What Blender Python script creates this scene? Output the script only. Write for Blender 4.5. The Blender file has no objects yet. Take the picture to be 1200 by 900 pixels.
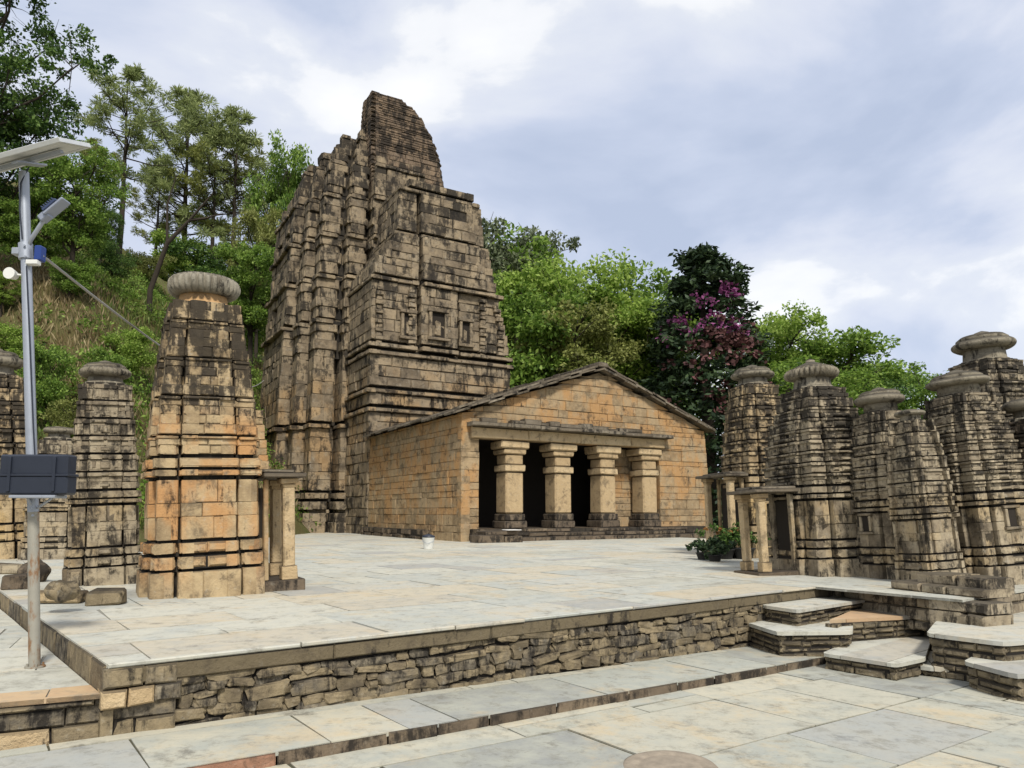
import bpy, math, random
import numpy as np
from mathutils import Vector, Matrix, Euler

# ------------------------------------------------------------------ camera, sky, sun, exposure
SC = bpy.context.scene
COL = SC.collection
EYE = 1.05                      # eye height above the terrace (world z = 0)
FPX, PITCH = 850.0, math.radians(6)
HORIZON = 600.0
CY = HORIZON - FPX * math.tan(PITCH)

cam = bpy.data.cameras.new('camera')
cam.lens = 36 * FPX / 1200
cam.sensor_width = 36
cam.clip_start, cam.clip_end = 0.1, 3000
cam.shift_y = (450 - CY) / 1200 * -1
co = bpy.data.objects.new('camera', cam)
COL.objects.link(co)
co.location = (0, 0, EYE)
co.rotation_euler = (math.radians(90) + PITCH, 0, 0)
SC.camera = co

SUN_AZ = Vector((0.30, -1.0, 0)).normalized()     # horizontal direction towards the sun
SUN_EL = math.radians(50)
w = bpy.data.worlds.new('World')
SC.world = w
w.use_nodes = True
nt = w.node_tree
nt.nodes.clear()
out = nt.nodes.new('ShaderNodeOutputWorld')
bg = nt.nodes.new('ShaderNodeBackground')
bg.inputs['Strength'].default_value = 0.12
sky = nt.nodes.new('ShaderNodeTexSky')
sky.sky_type = 'NISHITA'
sky.sun_disc = False
sky.sun_elevation = SUN_EL
sky.sun_rotation = math.pi - math.atan2(SUN_AZ.x, -SUN_AZ.y)
sky.altitude = 1500
tc = nt.nodes.new('ShaderNodeTexCoord')
mp = nt.nodes.new('ShaderNodeMapping')
mp.inputs['Scale'].default_value = (1.0, 1.0, 1.7)
mp.inputs['Location'].default_value = (3.1, 0.4, 1.7)
nt.links.new(tc.outputs['Generated'], mp.inputs['Vector'])
n1 = nt.nodes.new('ShaderNodeTexNoise')
n1.inputs['Scale'].default_value = 2.1
n1.inputs['Detail'].default_value = 9
n1.inputs['Roughness'].default_value = 0.52
n1.inputs['Distortion'].default_value = 0.35
nt.links.new(mp.outputs['Vector'], n1.inputs['Vector'])
r1 = nt.nodes.new('ShaderNodeValToRGB')
els = r1.color_ramp.elements
els[0].position, els[0].color = 0.36, (3.5, 4.0, 5.1, 1)
els[1].position, els[1].color = 0.66, (7.4, 7.4, 7.4, 1)
for pos, c in ((0.43, (4.1, 4.55, 5.6)), (0.49, (5.0, 5.3, 6.1)), (0.535, (5.5, 5.75, 6.3)), (0.56, (6.5, 6.6, 6.8))):
    e = els.new(pos); e.color = (*c, 1)
nt.links.new(n1.outputs['Fac'], r1.inputs['Fac'])
mx = nt.nodes.new('ShaderNodeMix')
mx.data_type = 'RGBA'
mx.inputs['Factor'].default_value = 0.9
nt.links.new(sky.outputs['Color'], mx.inputs['A'])
nt.links.new(r1.outputs['Color'], mx.inputs['B'])
nt.links.new(mx.outputs['Result'], bg.inputs['Color'])
nt.links.new(bg.outputs['Background'], out.inputs['Surface'])

sl = bpy.data.lights.new('sun', 'SUN')
sl.energy = 3.2
sl.angle = math.radians(9)
sl.color = (1.0, 0.95, 0.86)
so = bpy.data.objects.new('sun', sl)
COL.objects.link(so)
to_sun = Vector((SUN_AZ.x * math.cos(SUN_EL), SUN_AZ.y * math.cos(SUN_EL), math.sin(SUN_EL)))
so.rotation_euler = to_sun.to_track_quat('Z', 'Y').to_euler()
so.location = (10, -30, 40)

SC.view_settings.view_transform = 'Standard'
SC.view_settings.look = 'None'
SC.view_settings.gamma = 1
SC.view_settings.use_curve_mapping = False
SC.view_settings.exposure = 0.36

# ------------------------------------------------------------------ plain measuring helpers
def ray(px, py):
    a, b = (px - 600) / FPX, (CY - py) / FPX
    return Vector((a, math.cos(PITCH) - b * math.sin(PITCH), math.sin(PITCH) + b * math.cos(PITCH)))

def G(px, py, z=0.0):
    r = ray(px, py); t = (z - EYE) / r.z
    return Vector((r.x * t, r.y * t, z))

def at(px, py, Y):
    r = ray(px, py); t = Y / r.y
    return Vector((r.x * t, Y, EYE + r.z * t))

ANG = math.radians(30.5)
U = Vector((math.cos(ANG), math.sin(ANG), 0)); V = Vector((-U.y, U.x, 0))

# ------------------------------------------------------------------ object helpers
def link(o, parent=None):
    COL.objects.link(o)
    if parent is not None:
        o.parent = parent
    return o

def tag(o, label=None, cat=None, group=None, kind=None):
    if label: o['label'] = label
    if cat: o['category'] = cat
    if group: o['group'] = group
    if kind: o['kind'] = kind
    return o

def thing(name, label, cat, loc=(0, 0, 0), rz=0.0, group=None, tilt=None):
    o = bpy.data.objects.new(name, None)
    o.empty_display_size = 0.3
    o.location = loc
    m = Matrix.Rotation(rz, 4, 'Z')
    if tilt:
        m = Matrix.Rotation(tilt[0], 4, Vector(tilt[1])) @ m
    o.rotation_euler = m.to_euler()
    link(o)
    return tag(o, label, cat, group)

class MB:
    """collects faces; build() makes ONE mesh object"""
    def __init__(s):
        s.v, s.f, s.m, s.sm = [], [], [], []
    def add(s, vs, fs, m=0, smooth=False):
        b = len(s.v)
        s.v.extend(vs)
        for f in fs:
            s.f.append([i + b for i in f]); s.m.append(m); s.sm.append(smooth)
    def build(s, name, mats, parent=None):
        me = bpy.data.meshes.new(name)
        me.from_pydata([tuple(p) for p in s.v], [], s.f)
        if not isinstance(mats, (list, tuple)): mats = [mats]
        for m in mats: me.materials.append(m)
        me.polygons.foreach_set('material_index', s.m)
        me.polygons.foreach_set('use_smooth', s.sm)
        me.update()
        return link(bpy.data.objects.new(name, me), parent)

R = random.Random(7)

def box(mb, x0, x1, y0, y1, z0, z1, c=0.0, m=0, j=0.0, M=None):
    """box with chamfered edges (c) and slightly irregular corners (j)"""
    if c <= 0:
        vs = [(x, y, z) for z in (z0, z1) for y in (y0, y1) for x in (x0, x1)]
        fs = [(0, 2, 3, 1), (4, 5, 7, 6), (0, 1, 5, 4), (2, 6, 7, 3), (0, 4, 6, 2), (1, 3, 7, 5)]
    else:
        vs, idx = [], {}
        lo, hi = (x0, y0, z0), (x1, y1, z1)
        for sx in (0, 1):
            for sy in (0, 1):
                for sz in (0, 1):
                    s = (sx, sy, sz)
                    jj = [R.uniform(-j, j) for _ in range(3)]
                    for ax in range(3):
                        p = []
                        for k in range(3):
                            base = hi[k] if s[k] else lo[k]
                            if k != ax: base += -c if s[k] else c
                            p.append(base + jj[k])
                        idx[(s, ax)] = len(vs); vs.append(p)
        fs = []
        for ax in range(3):
            o1, o2 = (ax + 1) % 3, (ax + 2) % 3
            for sgn in (0, 1):
                q = []
                for (a, b) in ((0, 0), (1, 0), (1, 1), (0, 1)):
                    s = [0, 0, 0]; s[ax] = sgn; s[o1] = a; s[o2] = b
                    q.append(idx[(tuple(s), ax)])
                fs.append(q if sgn else q[::-1])
            for a in (0, 1):
                for b in (0, 1):
                    s0 = [0, 0, 0]; s0[o1] = a; s0[o2] = b
                    s1 = list(s0); s1[ax] = 1
                    s0, s1 = tuple(s0), tuple(s1)
                    q = [idx[(s0, o1)], idx[(s1, o1)], idx[(s1, o2)], idx[(s0, o2)]]
                    fs.append(q)
        for sx in (0, 1):
            for sy in (0, 1):
                for sz in (0, 1):
                    s = (sx, sy, sz)
                    fs.append([idx[(s, 0)], idx[(s, 1)], idx[(s, 2)]])
    if M is not None:
        vs = [tuple(M @ Vector(p)) for p in vs]
    mb.add(vs, fs, m)

def block(mb, o, t, n, a0, a1, z0, z1, p, d, c, j, z1b=None, m=0):
    """one dressed stone: o origin, t along the face, n outward; p protrusion, d depth, c edge wear"""
    if z1b is None: z1b = z1
    if a1 - a0 < 2.5 * c: c = (a1 - a0) / 3
    if min(z1, z1b) - z0 < 2.5 * c: c = max(0.001, (min(z1, z1b) - z0) / 3)
    def P(a, h, z):
        return (o[0] + t[0] * a + n[0] * h, o[1] + t[1] * a + n[1] * h, z)
    vs = []
    u = R.uniform
    dz = u(-j, j) * 0.35
    zz = ((a0, z0 + dz), (a1, z0 + dz), (a1, z1b + dz), (a0, z1 + dz))
    ja = [(u(-j, j) * 0.5, u(-j, j) * 0.5) for _ in range(4)]
    for k, (a, z) in enumerate(zz):
        vs.append(P(a + ja[k][0], -d, z + ja[k][1]))
    for k, (a, z) in enumerate(zz):
        vs.append(P(a + ja[k][0], p - c + u(-j, 0) * 0.4, z + ja[k][1]))
    cs = ((c, c), (-c, c), (-c, -c), (c, -c))
    for k, (a, z) in enumerate(zz):
        vs.append(P(a + ja[k][0] + cs[k][0], p + u(-j, j) * 0.5, z + ja[k][1] + cs[k][1]))
    fs = []
    for k in range(4):
        l = (k + 1) % 4
        fs.append((k, l, 4 + l, 4 + k)); fs.append((4 + k, 4 + l, 8 + l, 8 + k))
    fs.append((8, 9, 10, 11)); fs.append((3, 2, 1, 0))
    mb.add(vs, fs, m)

def inset_poly(poly, d):
    n = len(poly); res = []
    for i in range(n):
        p0, p1, p2 = poly[i - 1], poly[i], poly[(i + 1) % n]
        t1 = Vector((p1[0] - p0[0], p1[1] - p0[1])).normalized(); t2 = Vector((p2[0] - p1[0], p2[1] - p1[1])).normalized()
        n1, n2 = Vector((-t1.y, t1.x)), Vector((-t2.y, t2.x))
        k = 1 + n1.dot(n2)
        if k < 0.2: k = 0.2
        b = (n1 + n2) * (d / k)
        res.append((p1[0] + b.x, p1[1] + b.y))
    return res

def prism(mb, poly, z0, z1, m=0):
    n = len(poly)
    vs = [(p[0], p[1], z0) for p in poly] + [(p[0], p[1], z1) for p in poly]
    fs = [(i, (i + 1) % n, n + (i + 1) % n, n + i) for i in range(n)]
    fs.append(tuple(range(n, 2 * n))); fs.append(tuple(range(n - 1, -1, -1)))
    mb.add(vs, fs, m)

def split(L, a, b):
    """random stone lengths that fill L"""
    res, x = [0.0], 0.0
    while L - x > b:
        x += R.uniform(a, b); res.append(x)
    if L - x < a * 0.45 and len(res) > 1: res.pop()
    res.append(L)
    return res

def course(mb, poly, z0, z1, la, lb, jit=0.012, depth=0.2, c=0.012, gap=0.006, parity=0, core=0.04, mask=None,
           extra=None, drop=0.0, sides=None, bare=False, skip=0.0):
    """a ring of stones along the outline poly (counter-clockwise), round a dark core (mortar, and painted shade in grooves)"""
    n = len(poly)
    T = []
    for i in range(n):
        p, q = poly[i], poly[(i + 1) % n]
        L = math.hypot(q[0] - p[0], q[1] - p[1])
        T.append(((q[0] - p[0]) / L, (q[1] - p[1]) / L, L))
    if core is not None:
        prism(mb, inset_poly(poly, core), z0 - 0.002, z1 + 0.002, 1)
    if bare: return  # bare bands show only the dark core, its colour serving as groove shade
    for i in range(n):
        if sides and not sides(T[i]): continue
        if skip and R.random() < 0.6 and T[i][2] < skip and abs(T[i - 1][0] * T[i][1] - T[i - 1][1] * T[i][0]) > .1 and T[i - 1][0] * T[i][1] - T[i - 1][1] * T[i][0] < 0 and T[i][0] * T[(i + 1) % n][1] - T[i][1] * T[(i + 1) % n][0] < 0: continue  # slot back left open: the core's dark colour acts as its shade
        t = T[i]; L = t[2]; nn = (t[1], -t[0])
        pr, nx = T[i - 1], T[(i + 1) % n]
        c0 = pr[0] * t[1] - pr[1] * t[0] > 0.1
        c1 = t[0] * nx[1] - t[1] * nx[0] > 0.1
        ex = extra(i, L) if extra else 0.0
        cuts = split(L, la, lb)
        for k in range(len(cuts) - 1):
            a0, a1 = cuts[k] + gap, cuts[k + 1] - gap
            if k == 0 and c0: a0 = (-jit if (i + parity) % 2 else 0.0)
            if k == len(cuts) - 2 and c1: a1 = L + (jit if (i + parity) % 2 else 0.0)
            mid = 0.5 * (a0 + a1)
            if mask and not mask(poly[i][0] + t[0] * mid, poly[i][1] + t[1] * mid, z1): continue
            if drop and R.random() < drop: continue
            block(mb, poly[i], t, nn, a0, a1, z0 + gap * R.uniform(0.3, 1.2), z1 - gap * R.uniform(0.3, 1.2),
                  ex + R.uniform(-jit, jit), depth, c, jit * 0.8)

def tube(mb, pts, rad, n=8, m=0, cap=True, smooth=True):
    rings = []
    prev = None
    for i, p in enumerate(pts):
        p = Vector(p)
        d = (Vector(pts[min(i + 1, len(pts) - 1)]) - Vector(pts[max(i - 1, 0)])).normalized()
        a = Vector((0, 0, 1)) if abs(d.z) < 0.95 else Vector((1, 0, 0))
        x = d.cross(a).normalized()
        if prev is not None:
            x = (prev - d * prev.dot(d)).normalized()
        prev = x
        y = d.cross(x)
        r = rad[i] if isinstance(rad, (list, tuple)) else rad
        rings.append([tuple(p + (x * math.cos(k * 2 * math.pi / n) + y * math.sin(k * 2 * math.pi / n)) * r) for k in range(n)])
    vs = [v for r in rings for v in r]
    fs = []
    for i in range(len(rings) - 1):
        for k in range(n):
            fs.append((i * n + k, i * n + (k + 1) % n, (i + 1) * n + (k + 1) % n, (i + 1) * n + k))
    mb.add(vs, fs, m, smooth)
    if cap:
        mb.add(rings[0], [tuple(range(n - 1, -1, -1))], m); mb.add(rings[-1], [tuple(range(n))], m)

def lathe(mb, prof, n=48, ribs=0, rib=0.0, m=0, lump=0.0, cx=0.0, cy=0.0, smooth=True):
    """prof: list of (r, z, weight of the ribs)"""
    vs, fs = [], []
    ph = R.uniform(0, 6)
    for (r, z, wt) in prof:
        for k in range(n):
            a = 2 * math.pi * k / n
            rr = r
            if ribs: rr *= 1 - rib * wt * (1 - abs(math.sin(a * ribs / 2)) ** 0.6)
            rr *= 1 + lump * (math.sin(3 * a + ph) + 0.6 * math.sin(7 * a + 2 * ph + z * 9))
            vs.append((cx + rr * math.cos(a), cy + rr * math.sin(a), z + lump * r * math.sin(2 * a + ph)))
    for i in range(len(prof) - 1):
        for k in range(n):
            l = (k + 1) % n
            fs.append((i * n + k, i * n + l, (i + 1) * n + l, (i + 1) * n + k))
    mb.add(vs, fs, m, smooth)
    mb.add([vs[k] for k in range(n)], [tuple(range(n - 1, -1, -1))], m)
    mb.add(vs[-n:], [tuple(range(n))], m)

# ------------------------------------------------------------------ materials
class NT:
    def __init__(s, name):
        s.mat = bpy.data.materials.new(name)
        s.mat.use_nodes = True
        s.t = s.mat.node_tree
        s.t.nodes.clear()
        s.out = s.t.nodes.new('ShaderNodeOutputMaterial')
    def n(s, typ, **kw):
        x = s.t.nodes.new(typ)
        for k, v in kw.items(): setattr(x, k, v)
        return x
    def l(s, a, b): s.t.links.new(a, b)
    def val(s, sock, v):
        if isinstance(v, bpy.types.NodeSocket): s.l(v, sock)
        else: sock.default_value = v
    def noise(s, vec, scale, detail=4, rough=0.55, dist=0.0):
        x = s.n('ShaderNodeTexNoise')
        x.inputs['Scale'].default_value = scale; x.inputs['Detail'].default_value = detail
        x.inputs['Roughness'].default_value = rough; x.inputs['Distortion'].default_value = dist
        s.l(vec, x.inputs['Vector'])
        return x.outputs['Fac']
    def map(s, vec, scale=(1, 1, 1), loc=(0, 0, 0)):
        x = s.n('ShaderNodeMapping')
        x.inputs['Scale'].default_value = scale; x.inputs['Location'].default_value = loc
        s.l(vec, x.inputs['Vector'])
        return x.outputs['Vector']
    def math(s, op, a, b=None, c=None, clamp=False):
        x = s.n('ShaderNodeMath', operation=op); x.use_clamp = clamp
        s.val(x.inputs[0], a)
        if b is not None: s.val(x.inputs[1], b)
        if c is not None: s.val(x.inputs[2], c)
        return x.outputs[0]
    def step(s, v, lo, hi):
        x = s.n('ShaderNodeMapRange', interpolation_type='SMOOTHSTEP')
        s.l(v, x.inputs['Value'])
        x.inputs['From Min'].default_value = lo; x.inputs['From Max'].default_value = hi
        return x.outputs['Result']
    def mix(s, f, a, b):
        x = s.n('ShaderNodeMix', data_type='RGBA')
        s.val(x.inputs['Factor'], f)
        for k, v in (('A', a), ('B', b)):
            if isinstance(v, bpy.types.NodeSocket): s.l(v, x.inputs[k])
            else: x.inputs[k].default_value = (*v, 1)
        return x.outputs['Result']
    def ramp(s, fac, stops):
        x = s.n('ShaderNodeValToRGB')
        el = x.color_ramp.elements
        el[0].position, el[0].color = stops[0][0], (*stops[0][1], 1)
        el[1].position, el[1].color = stops[-1][0], (*stops[-1][1], 1)
        for p, c in stops[1:-1]:
            q = el.new(p); q.color = (*c, 1)
        s.l(fac, x.inputs['Fac'])
        return x.outputs['Color']
    def finish(s, color, rough=0.85, bump=None, bs=0.4, bd=0.02, metal=0.0, spec=0.3):
        b = s.n('ShaderNodeBsdfPrincipled')
        s.val(b.inputs['Base Color'], color if isinstance(color, bpy.types.NodeSocket) else (*color, 1))
        s.val(b.inputs['Roughness'], rough)
        b.inputs['Metallic'].default_value = metal
        b.inputs['Specular IOR Level'].default_value = spec
        if bump is not None:
            x = s.n('ShaderNodeBump')
            x.inputs['Strength'].default_value = bs; x.inputs['Distance'].default_value = bd
            s.l(bump, x.inputs['Height']); s.l(x.outputs['Normal'], b.inputs['Normal'])
        s.l(b.outputs['BSDF'], s.out.inputs['Surface'])
        return s.mat

def stone(name, tones, dark=(0.020, 0.018, 0.016), darkness=0.5, zr=None, orange=None, scale=1.0, lichen=0.35, bd=0.02, grime=0.6):
    """weathered masonry. zr=(z0,z1): the black growth gets denser between these heights; orange=(colour,lo,hi,amount)"""
    k = NT(name)
    obj = k.n('ShaderNodeTexCoord').outputs['Object']
    geo = k.n('ShaderNodeNewGeometry')
    rnd = geo.outputs['Random Per Island']
    big = k.noise(obj, 1.1 * scale, 4)
    mid = k.noise(obj, 5 * scale, 5, 0.6)
    fine = k.noise(obj, 26 * scale, 4, 0.65)
    fac = k.math('ADD', k.math('MULTIPLY', rnd, 0.32), k.math('MULTIPLY', big, 0.40))
    fac = k.math('ADD', fac, k.math('MULTIPLY', mid, 0.45))
    fac = k.math('SUBTRACT', fac, 0.09)
    n = len(tones)
    col = k.ramp(fac, [(0.2 + 0.6 * i / (n - 1), c) for i, c in enumerate(tones)])
    sep = k.n('ShaderNodeSeparateXYZ'); k.l(obj, sep.inputs[0])
    z = sep.outputs['Z']
    if orange:
        oc, lo, hi, amt = orange
        on = k.noise(k.map(obj, (1.3 * scale, 1.3 * scale, 0.8 * scale), (4.2, 1.1, 7.7)), 1.2, 4, 0.6)
        m = k.step(k.math('ADD', on, k.math('MULTIPLY', k.math('SUBTRACT', rnd, 0.5), 0.25)), 0.40, 0.62)
        zz = k.math('MULTIPLY', k.step(z, lo - 0.12 * (hi - lo), lo + 0.15 * (hi - lo)), k.math('SUBTRACT', 1.0, k.step(z, hi - 0.12 * (hi - lo), hi + 0.1 * (hi - lo))))
        m = k.math('MULTIPLY', k.math('MULTIPLY', m, zz), amt)
        col = k.mix(m, col, oc)
    # pale lichen flecks
    fl = k.step(k.noise(k.map(obj, (1, 1, 1), (9, 3, 2)), 9 * scale, 5, 0.7), 0.56, 0.72)
    col = k.mix(k.math('MULTIPLY', fl, lichen), col, (0.46, 0.44, 0.37))
    # brown grime in big clouds
    gr = k.step(k.noise(k.map(obj, (1, 1, 1), (7, 4, 1)), 2.6 * scale, 7, 0.72, 0.4), 0.50, 0.66)
    col = k.mix(k.math('MULTIPLY', gr, grime), col, (0.085, 0.068, 0.048))
    # black algae, running down from the joints
    st = k.noise(k.map(obj, (3.0 * scale, 3.0 * scale, 0.7 * scale)), 1.7, 7, 0.72, 0.5)
    bl = k.noise(k.map(obj, (1, 1, 1), (2, 8, 5)), 3.4 * scale, 7, 0.75, 0.3)
    dk = k.math('ADD', k.math('MULTIPLY', st, 0.6), k.math('MULTIPLY', bl, 0.5))
    dk = k.math('ADD', dk, k.math('MULTIPLY', k.math('SUBTRACT', rnd, 0.5), 0.10))
    if zr: dk = k.math('ADD', dk, k.math('MULTIPLY', k.step(z, zr[0], zr[1]), zr[2] if len(zr) > 2 else 0.14))
    lo = 0.76 - 0.36 * darkness
    dm = k.step(dk, lo, lo + 0.11)
    # and on every flat top, where water stands
    nz = k.n('ShaderNodeSeparateXYZ'); k.l(geo.outputs['True Normal'], nz.inputs[0])
    top = k.math('MULTIPLY', k.step(nz.outputs['Z'], 0.35, 0.85), 0.75)
    dm = k.math('MAXIMUM', k.math('MULTIPLY', dm, 0.9), top)
    col = k.mix(dm, col, dark)
    col = k.mix(k.math('MULTIPLY', fine, 0.35), col, k.mix(0.5, col, (0.02, 0.018, 0.015)))
    bump = k.math('ADD', k.math('MULTIPLY', mid, 0.8), k.math('MULTIPLY', fine, 0.6))
    return k.finish(col, 0.92, bump, 0.75, bd, spec=0.15)

def plain(name, color, rough=0.6, metal=0.0, var=0.25, scale=8, spec=0.3, rust=None):
    k = NT(name)
    obj = k.n('ShaderNodeTexCoord').outputs['Object']
    a = k.noise(obj, scale, 5, 0.6)
    c2 = tuple(x * (1 - var) for x in color)
    col = k.mix(a, color, c2)
    if rust:
        r = k.step(k.noise(k.map(obj, (1, 1, 0.4), (3, 1, 5)), scale * 0.8, 5, 0.7), rust[1], rust[1] + 0.14)
        col = k.mix(r, col, rust[0])
    return k.finish(col, rough, a, 0.2, 0.004, metal, spec)

GREY = [(0.11, 0.09, 0.063), (0.24, 0.195, 0.135), (0.42, 0.35, 0.24), (0.31, 0.26, 0.185), (0.66, 0.55, 0.385)]
TAN = [(0.16, 0.115, 0.066), (0.32, 0.235, 0.135), (0.50, 0.38, 0.22), (0.37, 0.285, 0.18), (0.70, 0.56, 0.35)]
WARM = [(0.15, 0.11, 0.065), (0.29, 0.21, 0.12), (0.42, 0.31, 0.18), (0.33, 0.255, 0.16), (0.58, 0.46, 0.29)]
MORTAR_SHADE = stone('mortar_and_groove_shade', [(0.035, 0.03, 0.024), (0.06, 0.05, 0.038)], darkness=0.7, lichen=0.05)  # near-black for joints, and as painted shade in bare grooves and slots
HALLMORTAR = stone('hall_mortar', [(0.24, 0.175, 0.105), (0.36, 0.27, 0.165)], darkness=0.25, lichen=0.05)
ST = dict(
    tower=stone('tower_stone', [(0.10, 0.078, 0.053), (0.21, 0.165, 0.112), (0.36, 0.28, 0.18), (0.26, 0.21, 0.145), (0.58, 0.46, 0.295)], darkness=0.61, grime=0.8, zr=(11, 21, 0.06),
                orange=((0.42, 0.25, 0.10), 2.0, 8.0, 0.5), scale=0.5, bd=0.05),
    slab=stone('tower_crest_stone', [(0.10, 0.075, 0.055), (0.20, 0.145, 0.10), (0.28, 0.20, 0.13), (0.15, 0.11, 0.08)], darkness=0.55, zr=(15, 23, 0.08), scale=0.5, bd=0.05, lichen=0.15),
    shrine_warm=stone('shrine_stone_orange', TAN, darkness=0.46, zr=(1.9, 3.0, 0.15), orange=((0.50, 0.25, 0.09), 0.25, 2.3, 0.75), scale=1.2, grime=0.65),
    shrine_grey=stone('shrine_stone_grey', GREY, darkness=0.64, grime=0.8, zr=(1.6, 3.2, 0.07), scale=1.1, orange=((0.45, 0.30, 0.12), 0.2, 1.3, 0.35)),
    shrine_tan=stone('shrine_stone_tan', TAN, darkness=0.60, grime=0.75, zr=(1.7, 3.0, 0.08), scale=1.1, orange=((0.50, 0.33, 0.12), 0.3, 1.6, 0.5)),
    hall=stone('hall_stone', WARM, darkness=0.42, orange=((0.46, 0.25, 0.095), 0.3, 6.3, 0.75), scale=0.9, lichen=0.4, bd=0.05, grime=0.6),
    column=stone('column_stone', [(0.38, 0.27, 0.15), (0.50, 0.37, 0.21), (0.60, 0.47, 0.29)], darkness=0.38, scale=1.3, lichen=0.35, grime=0.55, bd=0.04),
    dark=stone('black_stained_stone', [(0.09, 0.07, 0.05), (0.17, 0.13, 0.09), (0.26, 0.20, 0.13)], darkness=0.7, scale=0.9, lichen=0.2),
    cap=stone('finial_stone', [(0.12, 0.105, 0.08), (0.24, 0.21, 0.155), (0.36, 0.32, 0.24)], darkness=0.58, scale=1.3, lichen=0.3),
    neck=stone('neck_stone', [(0.42, 0.26, 0.12), (0.52, 0.32, 0.15)], darkness=0.3, scale=1.5),
    rubble=stone('rubble_stone', [(0.09, 0.075, 0.05), (0.17, 0.135, 0.085), (0.29, 0.23, 0.14), (0.14, 0.12, 0.09), (0.50, 0.42, 0.29)], darkness=0.58, scale=1.6, lichen=0.25),
    plaster=stone('old_render_band', [(0.12, 0.095, 0.058), (0.18, 0.145, 0.09)], darkness=0.45, scale=1.6, lichen=0.1),
    roof=stone('roof_slate', [(0.08, 0.065, 0.05), (0.17, 0.14, 0.10), (0.28, 0.24, 0.18)], darkness=0.55, scale=0.8, lichen=0.3),
    painted_shade=plain('shade_dark_stone', (0.03, 0.024, 0.018), 0.95),  # near-black colour standing in for shade in niches, door openings and hall
)

def flagstone(name, tones, warm=0.4, dirt=0.75):
    k = NT(name)
    pos = k.n('ShaderNodeNewGeometry')
    obj = k.n('ShaderNodeTexCoord').outputs['Object']
    rnd = pos.outputs['Random Per Island']
    big = k.noise(obj, 0.55, 4); mid = k.noise(obj, 3.2, 6, 0.65); fine = k.noise(obj, 24, 5, 0.7)
    fac = k.math('ADD', k.math('MULTIPLY', rnd, 0.6), k.math('MULTIPLY', mid, 0.4))
    n = len(tones)
    col = k.ramp(fac, [(0.15 + 0.7 * i / (n - 1), c) for i, c in enumerate(tones)])
    wm = k.step(k.noise(k.map(obj, (1, 1, 1), (5, 2, 0)), 1.1, 6, 0.7, 0.15), 0.53, 0.68)
    col = k.mix(k.math('MULTIPLY', wm, warm), col, (0.50, 0.37, 0.20))
    dr = k.step(k.noise(k.map(obj, (1, 1, 1), (1, 7, 0)), 2.4, 8, 0.75, 0.1), 0.55, 0.69)
    col = k.mix(k.math('MULTIPLY', dr, dirt), col, (0.15, 0.14, 0.115))
    tint = k.step(rnd, 0.91, 0.94)
    col = k.mix(k.math('MULTIPLY', tint, 0.45), col, (0.25, 0.27, 0.285))
    tint2 = k.math('MULTIPLY', k.step(rnd, 0.10, 0.13), k.math('SUBTRACT', 1.0, k.step(rnd, 0.16, 0.18)))
    col = k.mix(k.math('MULTIPLY', tint2, 0.4), col, (0.46, 0.36, 0.22))
    bl = k.step(k.noise(k.map(obj, (1, 1, 1), (8, 3, 0)), 5.0, 9, 0.8, 0.1), 0.49, 0.66)
    col = k.mix(k.math('MULTIPLY', bl, 0.55), col, (0.19, 0.18, 0.145))
    sc = k.step(k.noise(k.map(obj, (1.0, 4.5, 1), (2, 9, 0)), 3.0, 7, 0.75, 0.2), 0.58, 0.70)
    col = k.mix(k.math('MULTIPLY', sc, 0.35), col, (0.20, 0.20, 0.19))
    col = k.mix(k.math('MULTIPLY', k.step(fine, 0.5, 0.8), 0.3), col, (0.18, 0.17, 0.145))
    bump = k.math('ADD', k.math('MULTIPLY', mid, 0.7), k.math('MULTIPLY', fine, 0.3))
    return k.finish(col, k.math('ADD', 0.72, k.math('MULTIPLY', mid, 0.25)), bump, 0.45, 0.014, spec=0.18)

PAVE = [(0.30, 0.295, 0.25), (0.42, 0.41, 0.345), (0.37, 0.38, 0.345), (0.46, 0.445, 0.37), (0.41, 0.41, 0.365), (0.46, 0.41, 0.31), (0.345, 0.34, 0.30)]
FLAG = flagstone('slate_flags', PAVE)
FLAGLOW = flagstone('slate_flags_lower', [(0.26, 0.265, 0.245), (0.36, 0.36, 0.30), (0.42, 0.40, 0.32), (0.33, 0.34, 0.30), (0.45, 0.42, 0.325), (0.38, 0.38, 0.33)], 0.45, 0.8)
FLAGORANGE = flagstone('rusty_slate_flags', [(0.38, 0.23, 0.13), (0.45, 0.32, 0.19), (0.42, 0.37, 0.27)], 0.5, 0.6)
GROUTDARK = plain('mossy_joint', (0.10, 0.095, 0.06), 0.95, var=0.6, scale=9)
GROUT = plain('grout', (0.30, 0.29, 0.25), 0.95, var=0.5, scale=14)

# ------------------------------------------------------------------ terrain
def sstep(x, a, b):
    t = np.clip((x - a) / (b - a), 0, 1)
    return t * t * (3 - 2 * t)

def ground_h(x, y):
    x = np.asarray(x, float); y = np.asarray(y, float)
    base = -1.1 + 1.0 * sstep(y, 12, 17)
    d1 = np.minimum((y - 19.5) + 0.06 * (x + 20), (-(x) - 10.2) * 1.25)
    d2 = (y - 56) * 0.9 - np.clip(x + 4, 0, 900) * 2.5
    d = np.maximum(d1, d2)
    h = np.where(d < 0, 0, np.where(d < 9, 1.15 * d, 10.35 + 0.60 * (d - 9)))
    h = np.minimum(h, 34 + 0.0 * x)
    soft = sstep(d, 0, 2.0)
    bumps = 0.55 * np.sin(x * 0.55 + 1.3 * np.sin(y * 0.31)) * np.cos(y * 0.47 + 0.8 * np.sin(x * 0.23)) + 0.25 * np.sin(x * 1.9 + y * 1.3) * np.cos(y * 2.1 - x * 0.7)
    return base + h + bumps * soft

def gh(x, y): return float(ground_h(x, y))

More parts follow.
